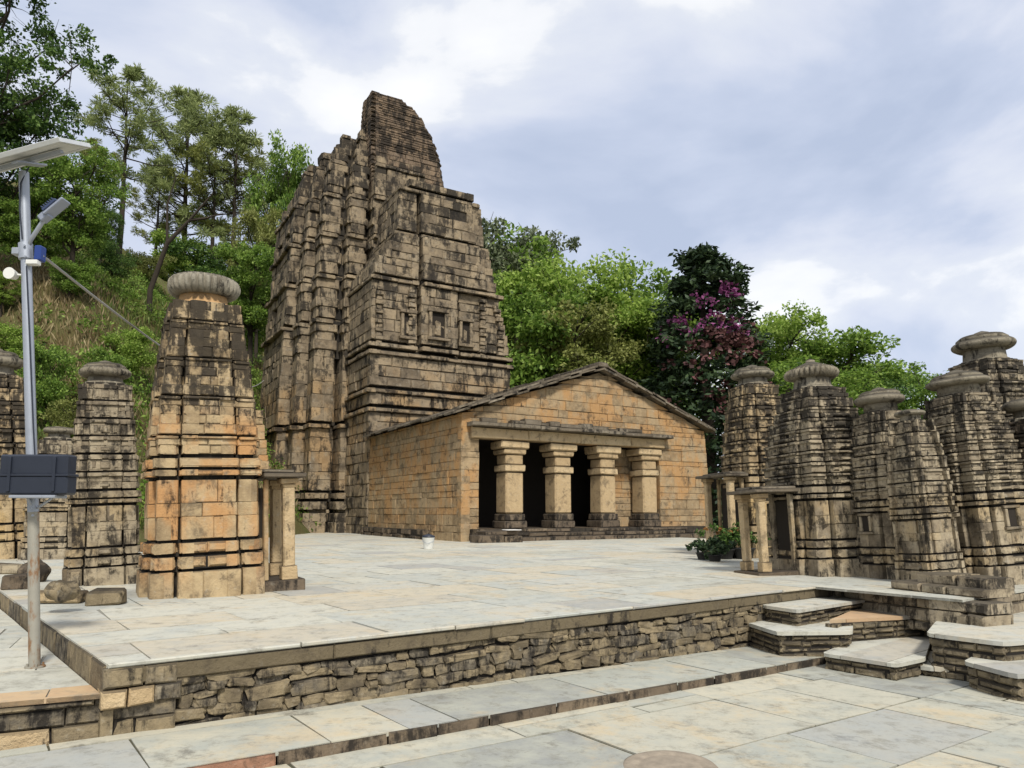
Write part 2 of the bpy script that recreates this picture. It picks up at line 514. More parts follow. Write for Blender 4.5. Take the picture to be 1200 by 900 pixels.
def build_ground():
    fine = np.arange(-90, 90.1, 1.0)
    c = np.array([-900, -600, -400, -260, -180, -130, -105.])
    xs = np.concatenate([c, fine, -c[::-1]])
    ys = np.concatenate([np.array([-900, -400, -180, -80, -40, -20, -10.]), np.arange(-4, 120, 1.0), np.array([130, 150, 180, 230, 300, 420, 600, 900.])])
    X, Y = np.meshgrid(xs, ys)
    Z = ground_h(X, Y)
    vs = np.stack([X.ravel(), Y.ravel(), Z.ravel()], 1)
    nx, ny = len(xs), len(ys)
    fs = [(j * nx + i, j * nx + i + 1, (j + 1) * nx + i + 1, (j + 1) * nx + i) for j in range(ny - 1) for i in range(nx - 1)]
    me = bpy.data.meshes.new('ground')
    me.from_pydata(vs.tolist(), [], fs)
    k = NT('hillside_earth')
    obj = k.n('ShaderNodeTexCoord').outputs['Object']
    a = k.noise(obj, 0.35, 6, 0.65); b = k.noise(obj, 2.6, 6, 0.7); cc = k.noise(obj, 14, 4, 0.7)
    col = k.ramp(k.math('ADD', k.math('MULTIPLY', a, 0.6), k.math('MULTIPLY', b, 0.4)),
                 [(0.3, (0.05, 0.065, 0.02)), (0.42, (0.12, 0.10, 0.04)), (0.52, (0.13, 0.125, 0.05)), (0.62, (0.08, 0.10, 0.03)), (0.74, (0.20, 0.17, 0.08))])
    col = k.mix(k.math('MULTIPLY', k.step(cc, 0.5, 0.7), 0.4), col, (0.05, 0.04, 0.02))
    me.materials.append(k.finish(col, 0.95, k.math('ADD', b, cc), 0.9, 0.15, spec=0.1))
    for p in me.polygons: p.use_smooth = True
    o = link(bpy.data.objects.new('ground', me))
    tag(o, 'earth and dry grass slope behind the temples', 'ground', kind='structure')
build_ground()

# ------------------------------------------------------------------ paving
def clip_poly(poly, clipper):
    res = [tuple(p) for p in poly]
    n = len(clipper)
    for i in range(n):
        ax, ay = clipper[i]; bx, by = clipper[(i + 1) % n]
        f = lambda p: (bx - ax) * (p[1] - ay) - (by - ay) * (p[0] - ax)
        src, res = res, []
        for j in range(len(src)):
            p, q = src[j - 1], src[j]
            fp, fq = f(p), f(q)
            if fq >= 0:
                if fp < 0:
                    t = fp / (fp - fq); res.append((p[0] + t * (q[0] - p[0]), p[1] + t * (q[1] - p[1])))
                res.append(q)
            elif fp >= 0:
                t = fp / (fp - fq); res.append((p[0] + t * (q[0] - p[0]), p[1] + t * (q[1] - p[1])))
        if len(res) < 3: return []
    return res

def area(p): return 0.5 * sum(p[i - 1][0] * p[i][1] - p[i][0] * p[i - 1][1] for i in range(len(p)))

def paving(name, polys, ang, zf, mats, rows=(0.55, 0.95), lens=(0.7, 1.5), gap=0.006, thick=0.03, seed=1, label=None, pick=None, sheet=True):
    """flagstones laid in rows at angle ang inside the convex polygons; zf(x,y) gives the level"""
    rr = random.Random(seed)
    mb = MB()
    ca, sa = math.cos(ang), math.sin(ang)
    for poly in polys:
        poly = [(p[0], p[1]) for p in poly]
        if area(poly) < 0: poly = poly[::-1]
        if sheet:
            mb.add([(p[0], p[1], zf(p[0], p[1]) - 0.009) for p in poly], [tuple(range(len(poly)))], len(mats) - 1)
        loc = [(p[0] * ca + p[1] * sa, -p[0] * sa + p[1] * ca) for p in poly]
        x0, x1 = min(p[0] for p in loc), max(p[0] for p in loc)
        y0, y1 = min(p[1] for p in loc), max(p[1] for p in loc)
        y = y0 - rr.uniform(0, 0.3)
        while y < y1:
            h = rr.uniform(*rows)
            x = x0 - rr.uniform(0, 1)
            while x < x1:
                l = rr.uniform(*lens)
                cells = [(x, x + l, y, y + h)]
                if rr.random() < 0.18 and l > 0.9:
                    s = x + l * rr.uniform(0.4, 0.6); cells = [(x, s, y, y + h), (s, x + l, y, y + h)]
                elif rr.random() < 0.15:
                    s = y + h * rr.uniform(0.4, 0.6); cells = [(x, x + l, y, s), (x, x + l, s, y + h)]
                for (a, b, c, d) in cells:
                    g = gap * rr.uniform(0.6, 1.8)
                    jj = lambda: rr.uniform(-0.012, 0.012)
                    q = [(a + g + jj(), c + g + jj()), (b - g + jj(), c + g + jj()), (b - g + jj(), d - g + jj()), (a + g + jj(), d - g + jj())]
                    q = [(p[0] * ca - p[1] * sa, p[0] * sa + p[1] * ca) for p in q]
                    q = clip_poly(q, poly)
                    if len(q) < 3 or abs(area(q)) < 0.004: continue
                    dz = rr.uniform(-0.003, 0.003); tx, ty = rr.uniform(-.003, .003), rr.uniform(-.003, .003)
                    mxx = sum(p[0] for p in q) / len(q); myy = sum(p[1] for p in q) / len(q)
                    n = len(q)
                    topv = [(p[0], p[1], zf(p[0], p[1]) + dz + tx * (p[0] - mxx) + ty * (p[1] - myy)) for p in q]
                    botv = [(p[0], p[1], zf(p[0], p[1]) - thick) for p in q]
                    mi = pick(mxx, myy, rr) if pick else 0
                    mb.add(topv + botv, [tuple(range(n))] + [(i, n + i, n + (i + 1) % n, (i + 1) % n) for i in range(n)], mi)
                x += l
            y += h
    o = mb.build(name, mats)
    return tag(o, label, name.replace('_', ' '), kind='structure')

# terrace corners (world metres)
C = G(125, 778); E = G(975, 685); LF = G(-70, 640)
Fp = G(1128, 703)                   # terrace turns towards the viewer under the right-hand shrines
TD = (E - C).normalized(); TN = Vector((-TD.y, TD.x, 0))
TANG = math.atan2(TD.y, TD.x)
LD = (G(0, 692) - C).normalized()
Lend = C + LD * 13
far1, far2 = C + LD * 13 + TN * 34, E + TN * 42 + TD * 2
flat = lambda x, y: 0.0
RT = Fp + (Fp - E).normalized() * 0.0
RB1 = Fp + TD * 14
RB2 = E + TD * 15
paving('terrace', [[C, E, E + TN * 42, Lend + TN * 30, Lend], [E, Fp, Fp + TN * 44], [E, Fp + TN * 44, E + TN * 42], [Fp, RB1, RB1 + TN * 46, Fp + TN * 44]],
       TANG, flat, [FLAG, GROUT], rows=(0.6, 1.15), lens=(0.9, 2.0), seed=3, label='pale slate terrace in front of the temples')
# the levels below the terrace
S0 = Vector((-2.45, 5.6, 0))
def zmid(x, y): return -0.50 - 0.0235 * ((x - S0.x) * TD.x + (y - S0.y) * TD.y)
def zlow(x, y): return zmid(x, y) - 0.085
def Gm(px, py, f):
    z = -0.55
    for _ in range(12):
        p = G(px, py, z); z = f(p.x, p.y)
    return Vector((p.x, p.y, z))
K0, K1 = Gm(210, 900, zmid), Gm(958, 771, zmid)
KD = (K1 - K0); KD.z = 0; KD.normalize(); KN = Vector((-KD.y, KD.x, 0))
KA = K0 - KD * 6
KB = K1 + KD * 0.25
WB = C - TD * 3.2
paving('walkway', [[KA, KB, E + TD * 0.3, C, C - TD * 5.5]], math.atan2(KD.y, KD.x), zmid, [FLAGLOW, GROUTDARK], rows=(0.75, 1.1), lens=(0.9, 1.7), seed=11,
       label='flagged walkway along the foot of the terrace wall')
paving('court', [[KA - KN * 14, KA - KN * 14 + KD * 34, KA + KD * 34, KA]], math.atan2(KD.y, KD.x) - math.radians(0.5), zlow, [FLAGLOW, GROUTDARK], rows=(0.5, 1.25), lens=(0.7, 1.9), gap=0.007, seed=23,
       label='flagged court at the lowest level')
# the low edge stones of the walkway
mb = MB()
cuts = split((KB - KA).length, 0.35, 0.9)
k = KN * -1
for i in range(len(cuts) - 1):
    a = KA + KD * cuts[i]
    zt = zmid(a.x, a.y) - 0.004
    b_ = KA + KD * cuts[i + 1]; zt2 = zmid(b_.x, b_.y) - 0.004
    block(mb, (a.x, a.y), (KD.x, KD.y), (k.x, k.y), 0.006, cuts[i + 1] - cuts[i] - 0.006, zt - 0.16, zt, R.uniform(.004, .016), 0.0, 0.010, 0.005, z1b=zt2,
          m=(1 if 0.30 < cuts[i] / cuts[-1] < 0.46 else 0))
KERBRED = stone('reddish_kerb_stone', [(0.22, 0.11, 0.07), (0.36, 0.20, 0.13), (0.42, 0.30, 0.2)], darkness=0.35, scale=2)
tag(mb.build('walkway_kerb', [ST['dark'], KERBRED]), 'low dark stone edge between walkway and court', 'kerb', kind='structure')

# ------------------------------------------------------------------ terrace wall, lower platform, steps
def cobble(mb, c, t, n, L, H, dp, rr, m=0):
    """one rounded field stone"""
    nu, nv = 10, 6
    ph = [rr.uniform(0, 6) for _ in range(5)]
    vs = []
    sp = lambda v, e: math.copysign(abs(v) ** e, v)
    e1, e2 = rr.uniform(0.22, 0.55), rr.uniform(0.22, 0.55)
    rot = rr.uniform(-.14, .14)
    for i in range(nv + 1):
        th = -math.pi / 2 + math.pi * i / nv
        for k in range(nu):
            a = 2 * math.pi * k / nu
            x = sp(math.cos(th), e1) * sp(math.cos(a), e2); y = sp(math.cos(th), e1) * sp(math.sin(a), e2); z = sp(math.sin(th), e1)
            q = 1 + 0.14 * math.sin(3 * a + ph[0]) * math.cos(2 * th + ph[1]) + 0.07 * math.sin(5 * a + ph[2] + 3 * th)
            u, w_, d_ = x * q * L / 2, z * q * H / 2, y * q * dp
            u, w_ = u * math.cos(rot) - w_ * math.sin(rot), u * math.sin(rot) + w_ * math.cos(rot)
            vs.append((c.x + t.x * u + n.x * d_, c.y + t.y * u + n.y * d_, c.z + w_))
    fs = [(i * nu + k, i * nu + (k + 1) % nu, (i + 1) * nu + (k + 1) % nu, (i + 1) * nu + k) for i in range(nv) for k in range(nu)]
    mb.add(vs, fs, m, False)

def cobble_face(mb, p, q, zb, zt, nout, seed=3):
    rr = random.Random(seed)
    d = (q - p); d.z = 0; L = d.length; d.normalize()
    zlo = min(zb(p.x, p.y), zb(q.x, q.y)) - 0.04
    z = zt
    while z > zlo:
        h = rr.uniform(0.06, 0.125); x = -rr.uniform(0, .1); wob = rr.uniform(0, 6)
        while x < L:
            l = rr.uniform(0.08, 0.30) if rr.random() < .75 else rr.uniform(0.28, 0.46)
            o = 0.025 * math.sin(x * 1.9 + wob)
            if rr.random() < 0.22 and l < .2: parts = ((0.27, .5), (-.27, .5))
            else: parts = ((0, 1),)
            for (oz, hs) in parts:
                c = p + d * min(L - .02, max(0.02, x + l / 2)); c = Vector((c.x, c.y, z - h / 2 + o + oz * h)) - nout * rr.uniform(0.0, 0.03)
                if c.z > zb(c.x, c.y) - .05: cobble(mb, c, d, nout, l * 1.02, h * hs * rr.uniform(.92, 1.08), rr.uniform(.035, .06), rr)
            x += l + 0.006
        z -= h * 0.97

def rubble_face(mb, p, q, zb, zt, nout, row=(0.05, 0.11), ln=(0.09, 0.32), jit=0.02, c=0.022, depth=0.16, m=0):
    """irregular stones on the vertical face from p to q; zb(x,y) and zt are bottom and top"""
    d = (q - p); d.z = 0; L = d.length; d.normalize()
    zlo = min(zb(p.x, p.y), zb(q.x, q.y)) - 0.05
    z = zt
    while z > zlo:
        h = R.uniform(*row)
        cuts = split(L, *ln)
        wob = R.uniform(0, 6)
        for i in range(len(cuts) - 1):
            a0, a1 = cuts[i], cuts[i + 1]
            x, y = p.x + d.x * a0, p.y + d.y * a0
            if z < zb(x, y) - 0.02: continue
            o = 0.022 * math.sin(a0 * 2.1 + wob)
            hh = h * R.uniform(0.8, 1.05)
            if R.random() < 0.2 and h > 0.07:
                block(mb, (p.x, p.y), (d.x, d.y), (nout.x, nout.y), a0 + .006, a1 - .006, z - hh * 0.5 + o + .004, z + o - .004, R.uniform(-jit, jit), depth, c, jit * .7, m=m)
                block(mb, (p.x, p.y), (d.x, d.y), (nout.x, nout.y), a0 + .006, a1 - .006, z - hh + o + .004, z - hh * 0.5 + o - .004, R.uniform(-jit, jit), depth, c, jit * .7, m=m)
            else:
                block(mb, (p.x, p.y), (d.x, d.y), (nout.x, nout.y), a0 + .006, a1 - .006, z - hh + o + .004, z + o - .004, R.uniform(-jit, jit), depth, c, jit * .9, m=m)
        z -= h

wall = thing('retaining_wall', 'low rubble stone wall holding up the pale terrace', 'wall', (C.x, C.y, 0), 0)
def local(o, root):
    o.location = -root.location
    return o
mb = MB()
nw = TN * -1
band = 0.13
Cw = C + TD * 0.0
cobble_face(mb, C + TD * 0.5 - nw * .03, E - nw * .03, zmid, -band - 0.03, nw)
prism(mb, [tuple((C + TN * 0.05 + TD * .02).xy), tuple((E + TN * 0.05).xy), tuple((E + TN * 0.6).xy), tuple((C + TN * 0.6 + LD * .02).xy)], -0.95, -0.035, 1)
local(mb.build('rubble_face', [ST['rubble'], MORTAR_SHADE], wall), wall)
mb = MB()
cuts = split((E - C).length, 0.9, 2.2)
for i in range(len(cuts) - 1):
    block(mb, (C.x, C.y), (TD.x, TD.y), (nw.x, nw.y), cuts[i] + 0.001, cuts[i + 1] - 0.001, -band - 0.03, -0.031, R.uniform(0.012, 0.026), 0.2, 0.012, 0.008)
local(mb.build('render_band', ST['plaster'], wall), wall)
mb = MB()
cuts = split((E - C).length, 0.7, 1.6)
for i in range(len(cuts) - 1):
    block(mb, (C.x, C.y), (TD.x, TD.y), (nw.x, nw.y), cuts[i] + .004, cuts[i + 1] - .004, -0.030, 0.003 + R.uniform(-.003, .003), R.uniform(0.03, 0.05), 0.006, 0.008, 0.006)
local(mb.build('coping', FLAG, wall), wall)
# the side of the terrace that runs back on the left
mb = MB()
nl = Vector((-LD.y, LD.x, 0))
cuts = split(13, 0.5, 1.0)
for i in range(len(cuts) - 1):
    a = C + LD * 13
    block(mb, (a.x, a.y), (-LD.x, -LD.y), (nl.x, nl.y), cuts[i] + .005, cuts[i + 1] - .005, -0.32, -0.012, R.uniform(0.0, 0.02), 0.06, 0.012, 0.008)
    block(mb, (a.x, a.y), (-LD.x, -LD.y), (nl.x, nl.y), cuts[i] + .005, cuts[i + 1] - .005, -0.62, -0.325, R.uniform(0.0, 0.02), 0.06, 0.012, 0.008)
local(mb.build('side_kerb', ST['rubble'], wall), wall)
# big dressed quoins at the near corner
mb = MB()
for (a0, a1, z0, z1, m) in ((-0.02, 0.24, -0.17, -0.035, 0), (0.245, 0.46, -0.17, -0.035, 0), (-0.03, 0.14, -0.30, -0.175, 1), (0.145, 0.31, -0.30, -0.175, 1), (0.315, 0.5, -0.30, -0.175, 0)):
    block(mb, (C.x, C.y), (TD.x, TD.y), (nw.x, nw.y), a0, a1 - .006, z0, z1, R.uniform(0.035, 0.05), 0.12, 0.014, 0.012, m=m)
local(mb.build('quoin', [ST['rubble'], ST['column']], wall), wall)

# lower platform on the left, where the lamp post stands
ZP = -0.20
pl0, pl1 = G(-160, 838, ZP), G(112, 812, ZP)
PD = (pl1 - pl0).normalized(); PNN = Vector((PD.y, -PD.x, 0))
cwall = C + TD * 0.36
Cn, Ln = C + nl * 0.025, Lend + nl * 0.025
plats = [[pl0, pl1, Cn], [pl0, Cn, Ln], [pl0, Ln, Lend - TD * 6, pl0 - TD * 3]]
def pick(x, y, rr):
    p = Vector((x, y, 0)) - pl0
    d = -(p.x * PNN.x + p.y * PNN.y)
    return 1 if d < 0.5 else 0
paving('lower_path', plats, math.atan2(PD.y, PD.x), lambda x, y: ZP, [FLAG, FLAGORANGE, GROUT], rows=(0.42, 0.8), lens=(0.7, 1.3), seed=5, pick=pick,
       label='paved path beside the terrace on the left')
pw = thing('platform_wall', 'low dressed stone wall under the path with the lamp post', 'wall', (pl1.x, pl1.y, ZP))
mb = MB()
q0, q1 = pl0, pl1 + PD * 0.42
for (zt, zb, ln) in ((-0.032, -0.075, (0.3, 0.8)), (-0.08, -0.20, (0.25, 0.7)), (-0.205, -0.34, (0.3, 0.75)), (-0.345, -0.5, (0.3, 0.7))):
    L = (q1 - q0).length + (0.1 if zb < -0.1 else 0)
    cuts = split(L, *ln)
    for i in range(len(cuts) - 1):
        block(mb, (q0.x, q0.y), (PD.x, PD.y), (PNN.x, PNN.y), cuts[i] + .006, cuts[i + 1] - .006, ZP + zb, ZP + zt, R.uniform(-0.012, 0.02) + (0.02 if zb > -0.1 else 0), 0.25, 0.014, 0.012, m=(2 if R.random() < 0.25 else 0))
b0, b1 = q0 - PNN * 0.04, q1 - PNN * 0.04
prism(mb, [tuple(b0.xy), tuple(b1.xy), tuple((b1 - PNN * 0.3).xy), tuple((b0 - PNN * 0.3).xy)], -0.95, ZP - 0.04, 1)
local(mb.build('stonework', [ST['rubble'], MORTAR_SHADE, ST['column']], pw), pw)

RISER = stone('step_stone', [(0.08, 0.065, 0.042), (0.16, 0.13, 0.085), (0.27, 0.22, 0.14), (0.12, 0.10, 0.07)], darkness=0.58, scale=1.6, lichen=0.25)
def stone_step(name, label, quad, zt, depth, tmat=FLAG, cat='step', group='steps from the court up to the terrace'):
    """a platform: rubble sides and slab top; quad = counter-clockwise pixel corners of the top"""
    P = [G(x, y, zt) for (x, y) in quad]
    pts = [(p.x, p.y) for p in P]
    if area(pts) < 0: pts = pts[::-1]
    worn = []
    for i_ in range(len(pts)):
        a_, b_, c_ = (Vector(pts[i_ - 1]), Vector(pts[i_]), Vector(pts[(i_ + 1) % len(pts)]))
        r1_, r2_ = R.uniform(.05, .14), R.uniform(.05, .14)
        p1_, p3_ = b_.lerp(a_, min(.3, r1_ / (a_ - b_).length)), b_.lerp(c_, min(.3, r2_ / (c_ - b_).length))
        worn += [tuple(p1_), tuple(b_.lerp((p1_ + p3_) / 2, .45)), tuple(p3_)]
    pts = worn
    cx = sum(p[0] for p in pts) / len(pts); cy = sum(p[1] for p in pts) / len(pts)
    t = thing(name, label, cat, (cx, cy, zt - depth), 0, group)
    pts = [(p[0] - cx, p[1] - cy) for p in pts]
    mb = MB()
    prism(mb, inset_poly(pts, 0.045), -0.2, depth - 0.05, 1)
    z = depth - 0.05
    while z > -0.15:
        h = R.uniform(0.055, 0.1)
        course(mb, inset_poly(pts, 0.022), z - h, z, 0.10, 0.34, 0.018, 0.08, 0.022, 0.005, core=None)
        z -= h
    mb.build('riser', [RISER, MORTAR_SHADE], t)
    mb = MB()
    p2 = inset_poly(pts, -0.008)
    d = Vector((p2[3][0] - p2[2][0], p2[3][1] - p2[2][1], 0)); L = d.length; d.normalize()
    n = Vector((-d.y, d.x, 0))
    ext = max(p[0] * n.x + p[1] * n.y for p in p2) - min(p[0] * n.x + p[1] * n.y for p in p2)
    cuts = split(L + 1.2, 0.5, 1.1)
    for i in range(len(cuts) - 1):
        a0, a1 = cuts[i] - 0.6 + .004, cuts[i + 1] - 0.6 - .004
        o = Vector((p2[2][0], p2[2][1], 0)) - n * 0.5
        q = [o + d * a0, o + d * a1, o + d * a1 + n * (ext + 1), o + d * a0 + n * (ext + 1)]
        q = clip_poly([(v.x, v.y) for v in q], p2)
        if len(q) < 3 or abs(area(q)) < 0.003: continue
        prism(mb, q, depth - 0.048, depth - 0.006 + R.uniform(-.006, .004), 0)
    mb.build('tread', tmat, t)
    return t

stone_step('stone_step', 'long step just under the terrace edge, uppermost of the left-hand flight', [(893, 708), (934, 714), (1018, 701), (1000, 689), (960, 688)], -0.15, 0.62)
stone_step('stone_step', 'broad step against the rubble wall, with a high front face', [(864, 725), (911, 740), (998, 739), (1000, 722), (912, 716)], -0.36, 0.45)
stone_step('stone_step', 'lowest step, jutting out into the paved court', [(964, 764), (1050, 777), (1083, 770), (1092, 744), (1003, 748)], -0.55, 0.35)
stone_step('stone_step', 'orange stained step in the middle of the flight', [(968, 728), (1052, 722), (1116, 719), (1112, 704), (1020, 706)], -0.28, 0.55, FLAGORANGE)
stone_step('stone_platform', 'black edged landing at the head of the right-hand steps', [(1086, 741), (1176, 752), (1330, 740), (1330, 700), (1118, 703)], -0.28, 0.55, FLAG, 'landing', None)
stone_step('stone_step', 'thin pale step between the lowest step and the dark block', [(1076, 780), (1132, 784), (1150, 768), (1086, 762)], -0.64, 0.2)
stone_step('stone_step', 'dark high block step in front of the right-hand landing', [(1130, 774), (1192, 790), (1330, 775), (1330, 745), (1170, 753)], -0.48, 0.4)

# round worn stone let into the court
ms = Gm(786, 899, zlow)
mb = MB()
lathe(mb, [(0.32, -0.03, 0), (0.32, 0.004, 0), (0.30, 0.009, 0), (0.22, 0.010, 0), (0.215, 0.005, 0), (0.20, 0.010, 0), (0.02, 0.011, 0)], 48, lump=0.012)
o = mb.build('round_stone', plain('pinkish_stone', (0.40, 0.335, 0.255), 0.9, 0, 0.7, 12)); o.location = (ms.x, ms.y, ms.z)
tag(o, 'reddish round millstone set in the court paving', 'millstone')

# ------------------------------------------------------------------ shrines
def plan(w, e=0.11, s=0.15, m1=0.48, m2=0.535):
    c = w * (1 - e); pts = []
    side = [(-c, -c), (-m2 * w, -c), (-m2 * w, -c + s * w), (-m1 * w, -c + s * w), (-m1 * w, -w), (m1 * w, -w), (m1 * w, -c + s * w), (m2 * w, -c + s * w), (m2 * w, -c)]
    for k in range(4):
        ca, sa = [(1, 0), (0, 1), (-1, 0), (0, -1)][k]
        pts += [(x * ca - y * sa, x * sa + y * ca) for (x, y) in side]
    return pts

def amalaka(mb, r, h, z, ribs=28, ribbed=1.0, lump=0.018):
    prof = []
    for i in range(11):
        a = -math.pi / 2 + math.pi * i / 10
        prof.append((r * (0.72 + 0.28 * math.cos(a)), z + h * (0.5 + 0.5 * math.sin(a)), ribbed * math.cos(a) ** 0.5 if math.cos(a) > 0 else 0))
    lathe(mb, prof, ribs * 6 if ribbed else 40, ribs if ribbed else 0, 0.20, lump=lump)

def shrine(label, loc, rz, a, H, mat, top=0.55, ama=(0.8, 0.3), ribbed=1.0, cap='bud', neckmat=None, tilt=None, tiers=9, porch=None,
           stagger=0.0, seed=0, power=1.7, blocks=(0.2, 0.42), group='small stone shrines round the terrace', top_py=None, plainface=False, capmat=None, neckh=0.24, niche=False):
    """a: half side of the base; H: height to the top of the spire. ama = (radius, height) as a share of a"""
    global R
    R = random.Random(100 + seed)
    if top_py: H = at(600, top_py, loc.y).z
    t = thing('stone_shrine', label, 'shrine', loc, rz, group, tilt)
    mats = [mat, MORTAR_SHADE]
    s = H / 3.3
    # base mouldings
    sk = 0.12 * a
    g = 0.0022
    mb = MB(); z = -0.08
    for i, (h, f) in enumerate([(0.28, 1.13), (0.03, 0.97), (0.13, 1.10), (0.035, 0.95), (0.11, 1.07), (0.035, 0.95)]):
        h *= s
        if i == 0: h += 0.08
        course(mb, plan(a * f), z, z + h, blocks[0] * 1.1, blocks[1] * 1.3, 0.009, 0.16, (0.012, 0, 0.035, 0, 0.025, 0)[i], g, parity=i, core=0.0 if i in (1, 3, 5) else 0.03, bare=i in (1, 3, 5), skip=sk)
        z += h
    mb.build('plinth', mats, t)
    # walls
    mb = MB()
    for i, h in enumerate((0.24, 0.15, 0.25)):
        h *= s
        course(mb, plan(a * (1.0 - 0.004 * i)), z, z + h, *blocks, 0.008, 0.16, 0.008, g, parity=i, core=0.03, skip=sk)
        z += h
    for i, (h, f) in enumerate([(0.045, 0.93), (0.06, 1.07), (0.03, 0.95), (0.10, 1.05), (0.045, 0.92)]):
        course(mb, plan(a * f), z, z + h * s, blocks[0] * 1.3, blocks[1] * 1.5, 0.008, 0.2, 0.018, g, parity=i, core=0.0 if i % 2 == 0 else 0.03, bare=i % 2 == 0, skip=sk)
        z += h * s
    mb.build('wall', mats, t)
    if niche:
        zn = z - 0.62 * s
        for (ax, sg) in ((1, -1), (0, -1)):
            mb = MB(); w_, hh, y = 0.15 * a, 0.30 * s, -a * 1.0
            Mr = Matrix.Identity(4) if ax else Matrix.Rotation(math.radians(-90), 4, 'Z')
            for (xa, xb, za, zb) in ((-w_ - .05, -w_, zn, zn + hh), (w_, w_ + .05, zn, zn + hh), (-w_ - .07, w_ + .07, zn + hh, zn + hh + .05), (-w_ - .07, w_ + .07, zn - .05, zn)):
                box(mb, xa, xb, y - .05, y + .03, za + .002, zb - .002, 0.008, 0, 0.004, Mr)
            nf = mb.build('niche_frame', mat, t)
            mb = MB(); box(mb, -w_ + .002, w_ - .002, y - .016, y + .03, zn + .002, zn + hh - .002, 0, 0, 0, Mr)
            mb.build('niche_shade', ST['painted_shade'], nf)  # dark panel inside the frame, shade by colour instead of depth
    # spire
    mb = MB(); zs = z
    ht = (H - zs) / tiers
    f_at = lambda zz: 1.0 - (1 - top) * max(0, (zz - zs) / (H - zs)) ** power
    for i in range(tiers):
        if plainface: parts = [(0.52, 1.0), (0.48, 1.0)] if i % 2 else [(0.44, 1.0), (0.34, 0.995), (0.12, 1.04), (0.10, 0.90)]
        elif i % 2: parts = [(0.50, 1.0), (0.20, 1.075), (0.11, 0.93)]
        else: parts = [(0.28, 1.0), (0.26, 0.985), (0.16, 1.06), (0.09, 0.93)]
        for j, (q, f) in enumerate(parts):
            h = ht * q / sum(p[0] for p in parts)
            ff = f_at(z + h / 2) * f * 0.985
            ex = None
            if f > 0.95 and f < 1.02:
                bump = 0.02 * a * (1 if (i + j) % 2 else -1)
                ex = lambda si, L, a=a, ff=ff, b=bump: b if L < 0.5 * a * ff else 0.0
            course(mb, plan(a * ff), z, z + h, blocks[0], blocks[1] * (1.0 if f < 1.02 else 1.5), 0.009, 0.18, 0.03 if f > 1.02 else 0.012, g, parity=i + j, extra=ex,
                   drop=0.006, core=0.0 if f < 0.95 else 0.03, bare=f < 0.95, skip=sk)
            if not plainface and 0.95 < f < 1.02 and j == 0:
                ww = a * ff
                for (tx, ty) in ((1, 0), (0, -1), (0, 1), (-1, 0)):
                    nx_, ny_ = ty, -tx
                    for (c0_, hw_, pr_) in ((0.0, 0.17, 0.05), (-0.33, 0.09, 0.035), (0.33, 0.09, 0.035)):
                        block(mb, (nx_ * ww, ny_ * ww), (tx, ty), (nx_, ny_), (c0_ - hw_) * ww, (c0_ + hw_) * ww, z + h * 0.12, z + h * 0.9, pr_ * ww, 0.04, 0.03 * ww / 0.6, 0.006)
            z += h
    mb.build('spire', mats, t)
    # neck, amalaka and finial
    rt = a * top
    ra, ha = ama[0] * a, ama[1] * a
    nh = neckh * a if ama[0] else 0
    if ama[0]:
        mb = MB()
        lathe(mb, [(rt * 0.95, z - 0.03, 0), (rt * 0.9, z + 0.03, 0), (ra * 0.68, z + 0.04, 0), (ra * 0.64, z + nh + 0.03, 0)], 28, lump=0.008)
        mb.build('neck', neckmat or ST['cap'], t)
        mb = MB()
        amalaka(mb, ra, ha, z + nh, 30, ribbed)
        am = mb.build('amalaka', capmat or ST['cap'], t)
        zt = z + nh + ha
        mb = MB()
        if cap == 'bud':
            lathe(mb, [(ra * 0.62, zt - 0.02, 0), (ra * 0.66, zt + 0.02, 0), (ra * 0.55, zt + 0.06 * a, 0), (ra * 0.3, zt + 0.12 * a, 0), (ra * 0.16, zt + 0.16 * a, 0), (ra * 0.17, zt + 0.2 * a, 0), (ra * 0.04, zt + 0.24 * a, 0)], 28, lump=0.01)
        elif cap == 'disc':
            lathe(mb, [(ra * 0.78, zt - 0.02, 0), (ra * 0.82, zt + 0.05 * a, 0), (ra * 0.70, zt + 0.12 * a, 0), (ra * 0.30, zt + 0.17 * a, 0), (ra * 0.24, zt + 0.22 * a, 0), (ra * 0.05, zt + 0.27 * a, 0)], 28, lump=0.012)
        else:
            lathe(mb, [(ra * 0.55, zt - 0.03, 0), (ra * 0.5, zt + 0.012, 0), (ra * 0.05, zt + 0.016, 0)], 24, lump=0.01)
        mb.build('finial', ST['cap'], t)
    if porch:
        build_porch(t, a, s, zs, mat, **porch)
    return t

